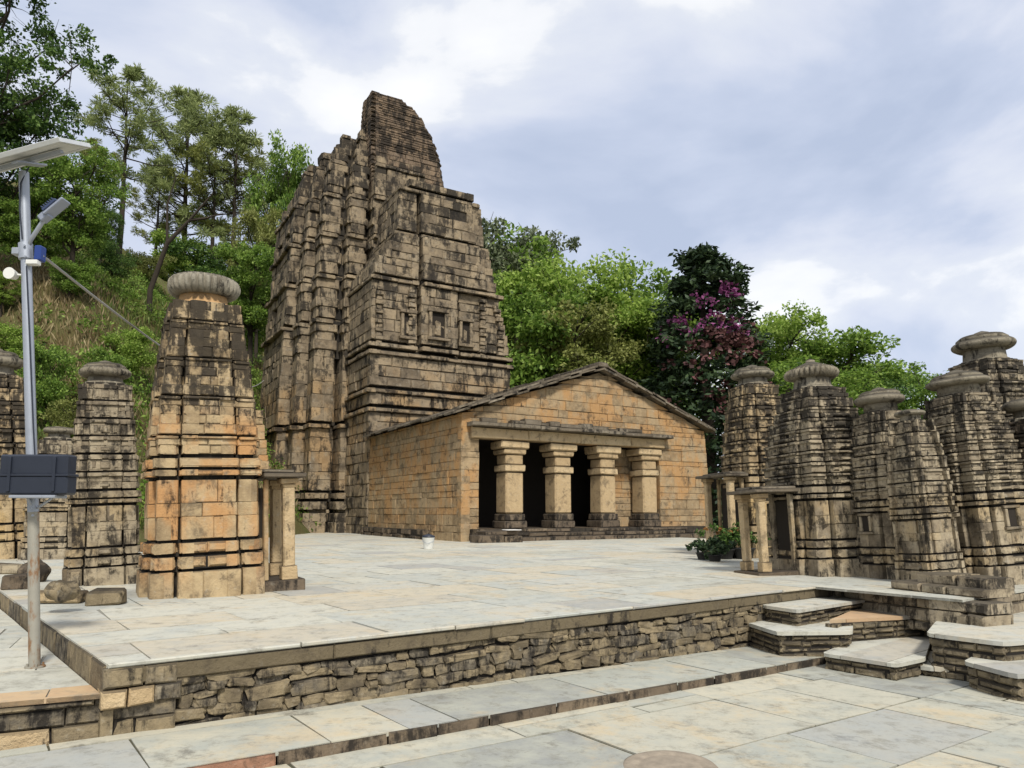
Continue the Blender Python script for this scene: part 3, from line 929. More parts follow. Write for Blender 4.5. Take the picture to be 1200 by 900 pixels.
def build_porch(t, a, s, zs, mat, side=1, depth=0.6, width=0.42, pillar=0.075, gable=0.55, roof_z=None):
    """porch on the +x (side=1) or -x side: pillars on a step, slab roof, and the carved gable block above it"""
    mats = [mat, MORTAR_SHADE]
    x0 = a * 1.05
    zr = roof_z or zs * 0.98
    wy = a * width
    def bx(mb, xa, xb, ya, yb, z0, z1, c=0.012, m=0, j=0.006):
        xs = sorted((side * xa, side * xb))
        box(mb, xs[0], xs[1], ya, yb, z0, z1, c, m, j)
    mb = MB()
    bx(mb, x0 - 0.02, x0 + depth + 0.12, -wy - 0.12, wy + 0.12, -0.08, 0.09 * s)
    mb.build('porch_step', ST['dark'], t)
    for sy in (-1, 1):
        mb = MB()
        px, py, r = x0 + depth - 0.08, sy * wy, pillar
        bx(mb, px - r * 1.35, px + r * 1.35, py - r * 1.35, py + r * 1.35, 0.09 * s, 0.09 * s + 0.16 * s)
        bx(mb, px - r, px + r, py - r, py + r, 0.25 * s - 0.01, zr - 0.14, 0.018)
        bx(mb, px - r * 1.15, px + r * 1.15, py - r * 1.15, py + r * 1.15, zr - 0.16, zr - 0.10)
        bx(mb, px - r * 1.6, px + r * 1.6, py - r * 1.6, py + r * 1.6, zr - 0.102, zr - 0.02)
        mb.build('pillar', ST['column'], t)
        mb = MB()
        bx(mb, x0 + 0.01, x0 + 0.07, sy * wy - 0.05, sy * wy + 0.05, 0.09 * s, zr - 0.03)
        mb.build('door_jamb', mat, t)
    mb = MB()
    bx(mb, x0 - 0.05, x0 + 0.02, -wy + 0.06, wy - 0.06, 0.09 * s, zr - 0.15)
    mb.build('doorway_shade', ST['painted_shade'], t)  # dark panel painted as the shade of the door opening
    mb = MB()
    bx(mb, x0 - 0.02, x0 + depth + 0.13, -wy - 0.2, wy + 0.2, zr - 0.018, zr + 0.045, 0.012, 0, 0.008)
    bx(mb, x0 - 0.02, x0 + depth - 0.02, -wy - 0.12, wy + 0.12, zr + 0.047, zr + 0.09, 0.012, 0, 0.008)
    mb.build('porch_roof', ST['roof'], t)
    if gable:
        mb = MB(); z = zr + 0.095; i = 0
        top = zr + gable
        while z < top:
            h = R.uniform(0.08, 0.12)
            k = 1 - 0.55 * (z - zr) / gable
            xa, xb = side * (a * 0.55), side * (x0 + (depth - 0.25) * k * 0.55)
            p = [(min(xa, xb), -wy * k), (max(xa, xb), -wy * k), (max(xa, xb), wy * k), (min(xa, xb), wy * k)]
            course(mb, p, z, z + h, 0.14, 0.3, 0.012, 0.12, 0.012, 0.005, parity=i)
            z += h; i += 1
        mb.build('gable_block', mats, t)

RS = math.radians(15)
dist = lambda px, py: G(px, py)
def vt(p, deg):   # lean to the left or right as seen by someone facing the shrine
    v = Vector((p.x, p.y, 0)).normalized()
    return (math.radians(deg), v)

# --- left group
PALECAP = stone('pale_finial_stone', [(0.17, 0.155, 0.12), (0.28, 0.255, 0.20), (0.40, 0.36, 0.28)], darkness=0.52, scale=1.3)
def spot(px, py, d):
    p = G(px, py)
    return p + Vector((p.x, p.y, 0)).normalized() * d
p = spot(236, 700, 0.72)
shrine('orange stained shrine with a ribbed disc and a pillar porch, largest of the left group', p, ANG, 0.67, 3.62, ST['shrine_warm'], top=0.66, ama=(0.70, 0.40), ribbed=1.0, cap='flat', top_py=364, plainface=True, capmat=PALECAP,
       neckmat=ST['neck'], tilt=vt(p, -2.0), tiers=8, porch=dict(side=1, depth=0.42, width=0.55, gable=0.85, roof_z=1.50), seed=1, power=1.55, blocks=(0.22, 0.46))
p = spot(121, 686, 0.5)
shrine('grey narrow shrine with a flat capped disc, between the lamp post and the orange shrine', p, ANG, 0.46, 2.92, ST['shrine_grey'], top=0.66, ama=(0.78, 0.32), ribbed=0.4, cap='disc', top_py=452, tilt=vt(p, -2.5), tiers=6, seed=2, power=1.4)
p = spot(-8, 655, 0.7)
shrine('tan shrine with a dark cap cut by the left edge, behind the lamp post', p, ANG, 0.86, 3.75, ST['shrine_tan'], top=0.6, ama=(0.66, 0.3), ribbed=0.0, cap='disc', top_py=442, tilt=vt(p, -3), tiers=7, seed=3, blocks=(0.3, 0.55))
p = spot(60, 655, 0.4)
shrine('dark stubby shrine half hidden behind the black battery box', p, ANG, 0.55, 1.95, ST['shrine_grey'], top=0.6, ama=(0.6, 0.26), ribbed=0.0, cap='flat', top_py=515, tiers=4, seed=4, blocks=(0.25, 0.45))

# --- right group
p = at(893, 655, 17.6); p.z = 0
shrine('pale shrine with a slab roofed porch, farthest of the right row, beside the hall', p, RS, 0.70, 3.55, ST['shrine_tan'], top=0.62, ama=(0.74, 0.24), ribbed=0.0, cap='disc', top_py=452, tilt=vt(p, -1), tiers=8, porch=dict(side=-1, depth=0.42, width=0.72, gable=0, roof_z=1.9, pillar=0.07), seed=5)
p = at(969, 655, 12.9); p.z = 0
shrine('grey shrine with a ribbed disc and a single slab porch, widest in the right row', p, RS, 0.76, 3.18, ST['shrine_grey'], power=2.1, top=0.50, ama=(0.62, 0.26), ribbed=1.0, cap='bud', top_py=456, tilt=vt(p, -2.0), tiers=9, stagger=1, porch=dict(side=-1, depth=0.70, width=0.34, gable=0, roof_z=1.42, pillar=0.065), seed=6)
p = at(1053, 655, 12.0); p.z = 0
shrine('slim shrine with a black flat cap and a square niche, right of the widest one', p, RS, 0.52, 2.62, ST['shrine_grey'], power=2.0, niche=True, top=0.52, ama=(0.75, 0.3), ribbed=0.0, cap='disc', top_py=482, tilt=vt(p, -3), tiers=8, stagger=1, seed=7, blocks=(0.14, 0.3))
p = at(1090, 655, 10.9); p.z = 0
shrine('slimmest shrine on the right, with a small flat cap, standing on a stone footing', p, RS, 0.30, 2.38, ST['shrine_grey'], power=2.0, top=0.52, ama=(0.72, 0.26), ribbed=0.0, cap='flat', top_py=492, tilt=vt(p, -3.5), tiers=7, stagger=1, seed=8, blocks=(0.14, 0.3))
p = at(1154, 655, 11.4); p.z = 0
shrine('tall dark shrine with a thin wide disc, nearest of the right row', p, RS, 0.58, 2.72, ST['shrine_grey'], niche=True, power=2.0, top=0.56, ama=(0.78, 0.22), ribbed=0.0, cap='disc', top_py=462, tilt=vt(p, -4), tiers=10, stagger=1, seed=9, blocks=(0.15, 0.34))
p = at(1180, 655, 15.0); p.z = 0
shrine('tallest shrine on the right with a domed cap above a round disc, behind the row', p, RS, 0.80, 4.12, ST['shrine_grey'], top=0.62, ama=(0.74, 0.26), ribbed=0.0, cap='disc', neckh=0.32, top_py=424, tilt=vt(p, -2.0), tiers=9, stagger=1, seed=10, power=2.2)
p = at(1234, 655, 11.4); p.z = 0
shrine('black shrine cut off by the right edge', p, RS, 0.62, 2.25, ST['dark'], top=0.7, ama=(0.7, 0.3), ribbed=0.0, cap='flat', top_py=492, tilt=vt(p, -2), tiers=6, stagger=1, seed=11)

# plinth blocks along the foot of the right-hand shrines
R = random.Random(55)
t = thing('plinth_terrace', 'stepped dark stone footing under the slim shrines on the right', 'footing', (E + (Fp - E) * 0.5))
ed = (Fp - E).normalized(); en = Vector((ed.y, -ed.x, 0)) 
if en.dot(Vector((0, -1, 0))) < 0: en = -en
mb = MB()
for (off, zb, zt) in ((-0.02, -0.45, -0.03), (-0.30, 0.0, 0.11), (-0.46, 0.0, 0.24)):
    a = E + ed * (-0.05 if zt < 0 else (0.75 if zt < .2 else 1.0)) + en * off
    L = (Fp - E).length + (0.3 if zt < 0 else -0.7 if zt < .2 else -1.0)
    z = zt; 
    while z > zb + 0.02:
        h = min(R.uniform(0.13, 0.2), z - zb)
        cuts = split(L, 0.25, 0.6)
        for i in range(len(cuts) - 1):
            block(mb, (a.x, a.y), (ed.x, ed.y), (en.x, en.y), cuts[i] + .005, cuts[i + 1] - .005, z - h + .005, z - .003, R.uniform(-.03, .03), 0.5, 0.02, 0.015)
        z -= h
a = Fp + TD * 0.02 + en * 0.0
z = -0.03
while z > -0.5:
    h = R.uniform(.12, .18); cuts = split(13, .3, .8)
    for i in range(len(cuts) - 1):
        block(mb, (a.x, a.y), (TD.x, TD.y), (nw.x, nw.y), cuts[i] + .005, cuts[i + 1] - .005, z - h + .005, z - .003, R.uniform(-.03, .01), 0.4, 0.02, 0.015)
    z -= h
local(mb.build('stonework', ST['shrine_grey'], t), t)

# ------------------------------------------------------------------ the great tower
P0 = G(540, 635)
def uv(u, v, z=0): return P0 + U * u + V * v + Vector((0, 0, z))
R = random.Random(77)
CU, CV, W = 3.6, 19.2, 6.45
tower = thing('temple_tower', 'great ruined stone temple tower with a broken curved top', 'tower', uv(CU, CV), ANG)
TM = [ST['tower'], MORTAR_SHADE]

def tplan(w):
    """seven-faced plan: corner, intermediate and central projections on each side"""
    e1, e2 = 0.17 * w, 0.085 * w
    c = w - e1; side = []
    side += [(-c, -c), (-0.66 * w, -c), (-0.66 * w, -c + 0.12 * w), (-0.61 * w, -c + 0.12 * w), (-0.61 * w, -w + e2), (-0.45 * w, -w + e2), (-0.45 * w, -c + 0.06 * w), (-0.40 * w, -c + 0.06 * w), (-0.40 * w, -w)]
    side += [(-x, y) for (x, y) in side[::-1]][:-1]
    pts = []
    for k in range(4):
        ca, sa = [(1, 0), (0, 1), (-1, 0), (0, -1)][k]
        pts += [(x * ca - y * sa, x * sa + y * ca) for (x, y) in side]
    return pts

def tf(z): return 1 - 0.075 * (max(z, 0) / 14) ** 1.8 - (0.008 * max(0, z - 17) ** 1.8)
def topz(x, y): return 22.9 + 0.55 * min(0.0, x + 2.2) - 0.36 * max(0.0, y + 3.6) - 0.25 * max(0.0, y - 2)
def ragged(x, y, z):
    lim = topz(x, y) + 0.35 * math.sin(x * 2.3 + 0.4) + 0.3 * math.sin(y * 2.7 + x)
    if x > 1.0: lim = 17.3 + 0.3 * math.sin(y * 2)
    return z < lim
vis = lambda tt: True
mb = MB(); z = -0.2
prof = [(0.75, 1.07), (0.45, 1.05), (0.18, 1.0), (0.40, 1.055), (0.14, 0.985), (0.30, 1.03), (0.14, 0.975)]
for i, (h, f) in enumerate(prof):
    course(mb, tplan(W * f), z, z + h, 0.6, 1.4, 0.025, 0.45, 0.04, 0.005, parity=i, core=0.0 if f < 1 else 0.08, bare=f < 1); z += h
mb.build('plinth', TM, tower)
mb = MB(); i = 0
while z < 9.0:
    k = i % 8
    if k == 6: h, f = 0.2, 1.035
    elif k == 7: h, f = 0.18, 0.95
    else: h, f = R.uniform(0.36, 0.75), 1.0
    course(mb, tplan(W * tf(z) * f), z, z + h, 0.5, 1.4, 0.03, 0.45, 0.03, 0.005, parity=i, core=0.0 if f < 1 else 0.08, bare=f < 1)
    z += h; i += 1
mb.build('wall', TM, tower)
mb = MB(); i = 0
while z < 22.9:
    k = i % 6
    if k == 4: h, f = 0.2, 1.04
    elif k == 5: h, f = 0.16, 0.93
    else: h, f = R.uniform(0.32, 0.6), 1.0
    w_ = W * tf(z) * f
    ex = lambda si, L, b=(0.10 if i % 2 else -0.08), w_=w_: b if L < 0.23 * w_ else 0.0
    # the core follows the ruined outline: pieces left standing at this height
    course(mb, tplan(w_), z, z + h, 0.5, 1.2, 0.04, 0.6, 0.04, 0.006, parity=i, core=None, mask=ragged, extra=ex, drop=0.01 if z < 16 else 0.05)
    q = 0.80
    lim = min(1.0, max(0.0, (20.0 - z) / 3.5))
    if z < 16.8: prism(mb, [(-w_ * q, -w_ * q), (w_ * q, -w_ * q), (w_ * q, w_ * q), (-w_ * q, w_ * q)], z - .002, z + h + .002, 1)
    else:
        y1 = min(w_ * q, -3.8 + (22.2 - z) / 0.36)
        if y1 > -w_ * 0.7: prism(mb, [(-w_ * q * .96, -w_ * q), (-0.6, -w_ * q), (-0.6, y1), (-w_ * q * .96, y1)], z - .002, z + h + .002, 1)
    z += h; i += 1
# loose stones left on the broken edge
for _ in range(150):
    x, y = R.uniform(-5.0, -0.8), R.uniform(-4.8, 4.0)
    zz = topz(x, y) - 0.15
    if max(abs(x), abs(y)) > W * tf(zz) * 0.80: continue
    s1, s2, s3 = R.uniform(.25, .6), R.uniform(.25, .5), R.uniform(.25, .6)
    M = Matrix.Translation((x, y, zz - 0.3)) @ Euler((R.uniform(-.15, .15), R.uniform(-.15, .15), R.uniform(0, 3))).to_matrix().to_4x4()
    box(mb, -s1, s1, -s2, s2, -s3, s3, 0.06, 0, 0.05, M)
mb.build('spire', TM, tower)
# the front crest that still stands to full height (local x = u - CU, y = v - CV)
mb = MB(); z = 13.0; i = 0
def crest(z):
    pts = [(13, 1.4, 6.3), (17, 1.4, 6.35), (19, 1.4, 6.2), (20.2, 1.35, 6.05), (21.5, 1.3, 5.8), (22.6, 1.3, 5.5), (23.5, 1.3, 5.1), (24.2, 1.32, 4.6), (24.7, 1.35, 4.0), (25.0, 1.4, 3.3)]
    for a, b in zip(pts, pts[1:]):
        if z <= b[0]:
            t = (z - a[0]) / (b[0] - a[0]); return a[1] + t * (b[1] - a[1]) - CU, a[2] + t * (b[2] - a[2]) - CU
    return pts[-1][1] - CU, pts[-1][2] - CU
while z < 24.95:
    h = R.uniform(0.2, 0.34) if z < 21.3 else R.uniform(0.11, 0.17)
    x0, x1 = crest(z + h / 2)
    yb = -CV + 14.0 + 0.028 * max(0, z - 13) ** 1.6 * 0.35
    dp = 2.6 - 0.09 * (z - 13)
    x1 += R.uniform(-.10, .08)
    poly = [(x0, yb), (x1 - .3, yb), (x1, yb + .35), (x1, yb + dp), (x0, yb + dp)]
    course(mb, poly, z, z + h, 0.5, 1.3, 0.025, 0.45, 0.03, 0.003, parity=i, core=0.08)
    # beaded strip on the left edge
    block(mb, (x0, yb), (1, 0), (0, -1), -0.02, 0.26, z + .02, z + h - .02, 0.07 + (0.07 if i % 2 else 0), 0.3, 0.06, 0.02)
    z += h; i += 1
mb.build('crest', [ST['slab'], MORTAR_SHADE], tower)

# the gabled block in front of the spire, above the hall
BF = -CV + 9.8
def bl(z):
    pts = [(-1, -0.05, 7.75), (8.5, -0.02, 7.75), (10.5, 0.0, 7.55), (12.0, 0.02, 7.1), (13.2, 0.15, 6.6), (14.9, 1.35, 6.25), (15.0, 1.4, 6.2), (17.4, 1.5, 5.95), (18.2, 2.3, 5.7)]
    for a, b in zip(pts, pts[1:]):
        if z <= b[0]:
            t = (z - a[0]) / (b[0] - a[0]); return a[1] + t * (b[1] - a[1]) - CU, a[2] + t * (b[2] - a[2]) - CU
    return pts[-1][1] - CU, pts[-1][2] - CU
mb = MB(); z = -0.1; i = 0
strings = [5.6, 6.5, 8.2, 8.9, 12.2, 14.7, 17.2]
si = 0
NI = [(1.85, 9.8, 0.22, 0.85), (3.42, 9.9, 0.36, 1.0), (5.05, 9.8, 0.22, 0.85)]   # niches: u, z, width, height
while z < 17.9:
    st = si < len(strings) and z >= strings[si]
    for sub in ((0.20, 0.15), (0.17, -0.22)) if st else ((R.uniform(0.34, 0.62), 0.0),):
        h, off = sub
        x0, x1 = bl(z + h / 2)
        yf = BF + 0.02 * max(0, z - 9) + (0.35 if z > 14.85 else 0) - off
        x0 -= off; x1 += off
        if z > 8.9 and z < 17.0:      # central projection with grooves either side
            g0, g1 = (2.45 - CU if z > 12.3 else 2.35 - CU), min(x1 - 0.9, 4.55 - CU if z < 12.3 else 9)
            if z > 12.3: g1 = x1 - 0.35
            poly = [(x0, yf), (g0, yf), (g0, yf + 0.5), (g0 + 0.2, yf + 0.5), (g0 + 0.2, yf - 0.15), (g1, yf - 0.15), (g1, yf + 0.5), (g1 + 0.18, yf + 0.5), (g1 + 0.18, yf), (x1, yf), (x1, -CV + 14.6), (x0, -CV + 14.6)]
        else:
            poly = [(x0, yf), (x1, yf), (x1, -CV + 14.6), (x0, -CV + 14.6)]
        course(mb, poly, z, z + h, 0.55, 1.5, 0.03, 0.4, 0.035, 0.004, parity=i, core=0.0 if off < 0 else 0.08, bare=off < 0, drop=0.004 if z < 16.5 else 0.06)
        z += h; i += 1
    if st: si += 1
mb.build('front_block', TM, tower)
for (u, zc, wd, hg) in NI:
    x = u - CU; yf = BF - (0.14 if 2.4 < u < 4.5 else 0.02) + 0.02 * 0.9
    mb = MB()
    for (xa, xb, za, zb) in ((x - wd - .16, x - wd, zc - .1, zc + hg + .2), (x + wd, x + wd + .16, zc - .1, zc + hg + .2)):
        box(mb, xa * 1.0, xb, yf - 0.16, yf + 0.2, za, zb, 0.02, 0, 0.012)
    box(mb, x - wd - .22, x + wd + .22, yf - 0.2, yf + 0.2, zc + hg + .2, zc + hg + .38, 0.02, 0, 0.012)
    box(mb, x - wd - .22, x + wd + .22, yf - 0.2, yf + 0.2, zc - .26, zc - .1, 0.02, 0, 0.012)
    if u != 3.35:   # small carved figure stone in the side niches
        box(mb, x - wd * .45, x + wd * .45, yf - 0.10, yf + 0.1, zc, zc + hg * .75, 0.05, 0, 0.03)
    nf = mb.build('niche_frame', ST['tower'], tower)
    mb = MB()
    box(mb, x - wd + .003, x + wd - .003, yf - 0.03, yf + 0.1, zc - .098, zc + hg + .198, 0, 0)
    mb.build('niche_shade', ST['painted_shade'], nf)  # near-black panel, the niche's shade put into its colour
for u in (0.35, 2.05, 6.05, 7.15):
    mb = MB(); z = 9.1; i = 0
    while z < 12.0:
        h = R.uniform(0.2, 0.26); r = 0.15 + (0.05 if i % 2 else 0)
        x = min(u, bl(z + .3)[1] + CU - 0.22) - CU
        box(mb, x - r, x + r, BF - 0.10 - (0.07 if i % 2 else 0), BF + 0.2, z, z + h - 0.02, 0.03, 0, 0.02)
        z += h; i += 1
    mb.build('pilaster', ST['tower'], tower)

# ------------------------------------------------------------------ the hall
R = random.Random(91)
hall = thing('temple_hall', 'gabled orange stone hall with a pillared porch in front of the tower', 'hall', P0, ANG)
HM = [ST['hall'], HALLMORTAR]
UL, UR, UA, ZE, ZA, VB = 0.0, 12.0, 6.25, 4.62, 6.75, 9.75
def rake(u): return ZE + (ZA - ZE) * (u / UA if u < UA else (UR - u) / (UR - UA))
O0, O1, OZ0, OZ1 = 0.72, 9.35, 0.44, 3.72       # porch opening
def rows(z0, z1, a, b):
    res = [z0]
    while z1 - res[-1] > b: res.append(res[-1] + R.uniform(a, b))
    res.append(z1); return res
def wall_rows(mb, o, t, n, spans, z0, z1, topf=None, ln=(0.35, 1.4), hh=(0.17, 0.46), jit=0.02, depth=0.35, c=0.013):
    for za, zb in zip(rows(z0, z1, *hh), rows(z0, z1, *hh)[1:]): pass
    rz = rows(z0, z1, *hh)
    for za, zb in zip(rz, rz[1:]):
        for (a, b) in spans(za, zb):
            if b - a < 0.08: continue
            cuts = split(b - a, *ln)
            for k in range(len(cuts) - 1):
                x0, x1 = a + cuts[k] + .0015, a + cuts[k + 1] - .0015
                t0 = zb - .0008; t1 = t0
                if topf:
                    t0, t1 = min(t0, topf(x0)), min(t1, topf(x1))
                    if t0 < za + .03 and t1 < za + .03: continue
                    t0, t1 = max(t0, za + .02), max(t1, za + .02)
                block(mb, o, t, n, x0, x1, za + .0008, t0, R.uniform(-jit, jit), depth, c, jit * .6, z1b=t1)
mb = MB()
batter = lambda z: 0.42 * (1 - min(z, 4.6) / 4.6)
def front_spans(za, zb):
    zc = .5 * (za + zb)
    ur = UR + batter(zc)
    if zc < OZ0: return [(UL, ur)]
    if zc < OZ1: return [(UL, O0), (O1, ur)]
    lo, hi = 0.0, ur
    if za > ZE:
        lo = UA * (za - ZE) / (ZA - ZE); hi = UR - (UR - UA) * (za - ZE) / (ZA - ZE)
    return [(lo, hi)]
wall_rows(mb, (0, 0), (1, 0), (0, -1), front_spans, -0.1, OZ0, None)
wall_rows(mb, (0, 0), (1, 0), (0, -1), front_spans, OZ0, OZ1, None)
wall_rows(mb, (0, 0), (1, 0), (0, -1), front_spans, OZ1, ZA, lambda u: rake(min(u, UR)) if u > 0 else ZE)
# mortar behind the stones
prism(mb, [(0.06, 0.06), (O0 - .05, 0.06), (O0 - .05, 0.7), (0.06, 0.7)], -0.1, OZ1, 1)
prism(mb, [(O1 + .05, 0.06), (UR + .0, 0.06), (UR + 0., 0.7), (O1 + .05, 0.7)], -0.1, OZ1, 1)
mb.add([(0.06, 0.06, OZ1 + .01), (UR - .06, 0.06, OZ1 + .01), (UR - .06, 0.06, ZE - .05), (UA, 0.06, ZA - .06), (0.06, 0.06, ZE - .05),
        (0.06, 0.5, OZ1 + .01), (UR - .06, 0.5, OZ1 + .01), (UR - .06, 0.5, ZE - .05), (UA, 0.5, ZA - .06), (0.06, 0.5, ZE - .05)],
       [(0, 1, 2, 3, 4), (9, 8, 7, 6, 5), (0, 5, 6, 1), (1, 6, 7, 2), (2, 7, 8, 3), (3, 8, 9, 4), (4, 9, 5, 0)], 1)
mb.build('front_wall', HM, hall)
mb = MB()
wall_rows(mb, (0, VB), (0, -1), (-1, 0), lambda a, b: [(0, VB)], -0.1, ZE - .02, None, ln=(0.4, 1.2), hh=(0.2, 0.42))
prism(mb, [(0.06, 0.1), (0.5, 0.1), (0.5, VB), (0.06, VB)], -0.1, ZE - .05, 1)
mb.build('side_wall', HM, hall)
mb = MB()
wall_rows(mb, (UR, 0.02), (0, 1), (1, 0), lambda a, b: [(0, VB)], -0.1, ZE - .02, None, ln=(0.5, 1.1), hh=(0.22, 0.34))
prism(mb, [(UR - .5, 0.1), (UR - .06, 0.1), (UR - .06, VB), (UR - .5, VB)], -0.1, ZE - .05, 1)
prism(mb, [(0.5, VB - .4), (UR - .5, VB - .4), (UR - .5, VB), (0.5, VB)], -0.1, ZE - .05, 1)
mb.build('side_wall', HM, hall)
# inside: floor, partition and ceiling coloured dark as indoor shade, infill wall behind the last bay
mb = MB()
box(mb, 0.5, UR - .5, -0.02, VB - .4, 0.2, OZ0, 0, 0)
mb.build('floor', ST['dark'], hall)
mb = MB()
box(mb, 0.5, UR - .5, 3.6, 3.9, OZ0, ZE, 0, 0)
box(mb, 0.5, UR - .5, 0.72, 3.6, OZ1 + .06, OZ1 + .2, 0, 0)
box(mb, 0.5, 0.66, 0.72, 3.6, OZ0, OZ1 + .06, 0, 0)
mb.build('inner_wall', ST['painted_shade'], hall)
mb = MB()
wall_rows(mb, (7.55, 0.95), (1, 0), (0, -1), lambda a, b: [(0, 3.6)], OZ0, OZ1, None)
mb.build('infill_wall', HM, hall)
# plinth and steps
mb = MB(); z = -0.1
for i, h in enumerate((0.26, 0.15, 0.13)):
    course(mb, [(0.35, -0.62 + .05 * i), (UR + .45, -0.62 + .05 * i), (UR + .45, 0.0), (0.35, 0.0)], z, z + h, 0.4, 1.1, 0.03, 0.3, 0.025, 0.008, parity=i, core=0.05, drop=0.03); z += h
mb.build('plinth', [ST['dark'], MORTAR_SHADE], hall)
mb = MB(); z = -0.1
for i, h in enumerate((0.24, 0.22)):
    course(mb, [(-0.3, 2.6), (-0.015, 2.6), (-0.015, VB), (-0.3, VB)], z, z + h, 0.4, 0.9, 0.04, 0.2, 0.03, 0.008, parity=i, core=0.05, drop=0.05); z += h
mb.build('wall_footing', [ST['dark'], MORTAR_SHADE], hall)
mb = MB()
for (x0, x1, y0, y1, z0, z1) in ((0.0, 1.0, -1.35, -0.68, -0.1, 0.26), (1.02, 1.7, -1.4, -0.7, -0.1, 0.24), (0.3, 1.6, -1.25, -0.66, 0.242, 0.40)):
    box(mb, x0, x1, y0, y1, z0, z1, 0.03, 0, 0.02)
mb.build('step', ST['dark'], hall)
mb = MB()
box(mb, 1.15, 1.68, -1.38, -0.9, 0.405, 0.44, 0.01, 0, 0.008)
mb.build('pale_slab', plain('white_slab', (0.72, 0.70, 0.66), 0.7), hall)
# columns
for i in range(4):
    x0 = 1.86 + 2.2 * i; x1 = x0 + 0.76; y0, y1 = 0.02, 0.80
    mb = MB()
    box(mb, x0, x1, y0, y1, 0.98, 2.55, 0.06, 0, 0.01)
    box(mb, x0 - .06, x1 + .06, y0 - .06, y1 + .06, 2.552, 2.80, 0.03, 0, 0.012)
    box(mb, x0 + .01, x1 - .01, y0 + .01, y1 - .01, 2.802, 3.20, 0.05, 0, 0.01)
    cshaft = mb.build('column', ST['column'], hall)
    mb = MB()
    box(mb, x0 - .10, x1 + .10, y0 - .10, y1 + .10, 0.442, 0.72, 0.03, 0, 0.012)
    box(mb, x0 - .05, x1 + .05, y0 - .05, y1 + .05, 0.722, 0.978, 0.03, 0, 0.012)
    mb.build('base', ST['dark'], cshaft)
    mb = MB()
    box(mb, x0 - .10, x1 + .10, y0 - .06, y1 + .06, 3.202, 3.40, 0.04, 0, 0.012)
    box(mb, x0 - .24, x1 + .24, y0 - .10, y1 + .06, 3.402, 3.70, 0.05, 0, 0.015)
    mb.build('capital', ST['column'], cshaft)
# lintel and broken cornice
mb = MB()
cuts = split(9.2, 1.6, 2.6)
for k in range(len(cuts) - 1):
    block(mb, (0.35, 0), (1, 0), (0, -1), cuts[k] + .006, cuts[k + 1] - .006, 3.725, 4.12, 0.16 + R.uniform(-.02, .02), 0.4, 0.03, 0.015)
mb.build('lintel', ST['column'], hall)
mb = MB()
cuts = split(9.6, 0.8, 1.7)
for k in range(len(cuts) - 1):
    block(mb, (0.2, 0), (1, 0), (0, -1), cuts[k] + .008, cuts[k + 1] - .008, 4.125, 4.27 + R.uniform(-.02, .02), 0.52 + R.uniform(-.12, .05), 0.2, 0.02, 0.02)
cuts = split(7.6, 0.35, 1.1)
for k in range(len(cuts) - 1):
    if R.random() < 0.1: continue
    block(mb, (0.7, 0), (1, 0), (0, -1), cuts[k] + .01, cuts[k + 1] - .01, 4.28, 4.40 + R.uniform(0, .12), 0.30 + R.uniform(-.14, .1), 0.2, 0.03, 0.03)
mb.build('cornice', ST['roof'], hall)
# slab roof
mb = MB()
def roofslab(u0, u1, v0, v1, lift):
    z0, z1 = rake_ext(u0) + lift, rake_ext(u1) + lift
    th = 0.075
    j = lambda: R.uniform(-.02, .02)
    vs = [(u0 + j(), v0 + j(), z0), (u1 + j(), v0 + j(), z1), (u1, v1, z1), (u0, v1, z0), (u0 + j(), v0 + j(), z0 + th), (u1 + j(), v0 + j(), z1 + th), (u1, v1, z1 + th), (u0, v1, z0 + th)]
    mb.add(vs, [(3, 2, 1, 0), (4, 5, 6, 7), (0, 1, 5, 4), (1, 2, 6, 5), (2, 3, 7, 6), (3, 0, 4, 7)], 0)
def rake_ext(u):
    return ZE + (ZA - ZE) * (u / UA if u < UA else (UR - u) / (UR - UA)) + 0.02
for (a, b) in ((-0.34, UA), (UA, UR + 0.38)):
    cu = split(b - a, 0.5, 0.85)
    for i in range(len(cu) - 1):
        cv = split(VB + 0.3, 0.6, 1.3)
        for k in range(len(cv) - 1):
            roofslab(a + cu[i] - 0.03, a + cu[i + 1] + 0.03, -0.30 + cv[k] + 0.005 + (R.uniform(-.05, .06) if k == 0 else 0), -0.30 + cv[k + 1] - 0.005, 0.010 + 0.06 * ((i + k) % 2) + R.uniform(0, .03))
            if k == 0: roofslab(a + cu[i] + 0.1, a + cu[i + 1] + 0.1, -0.22 + R.uniform(-.05, .05), 0.3, 0.16 + R.uniform(0, .03))
mb.build('roof', ST['roof'], hall)
mb = MB()
cv = split(VB + 0.2, 0.5, 1.0)
for k in range(len(cv) - 1):
    box(mb, UA - .26, UA + .26, -0.3 + cv[k] + .005, -0.3 + cv[k + 1] - .005, ZA + 0.1, ZA + 0.26 + R.uniform(0, .05), 0.04, 0, 0.025)
mb.build('ridge', ST['roof'], hall)

# ------------------------------------------------------------------ solar lamp post
GALV = plain('galvanised_steel', (0.42, 0.45, 0.50), 0.45, 0.5, 0.3, 10)
RUSTY = plain('rusty_steel', (0.38, 0.36, 0.30), 0.6, 0.3, 0.3, 8, rust=((0.24, 0.13, 0.06), 0.48))
BLACKBOX = plain('navy_black_plastic', (0.028, 0.034, 0.05), 0.42, 0, 0.35, 6)
PANELBACK = plain('panel_back_sheet', (0.62, 0.62, 0.58), 0.5, 0, 0.2, 5)
CELL = plain('solar_cell_glass', (0.012, 0.02, 0.05), 0.15, 0, 0.2, 4, 0.6)
BLUE = plain('blue_plastic', (0.02, 0.05, 0.22), 0.4)
WHITE = plain('white_plastic', (0.75, 0.75, 0.70), 0.4)
NAVY = plain('lamp_navy_metal', (0.05, 0.07, 0.14), 0.35, 0.3)
b = G(41, 782, ZP); YP = b.y
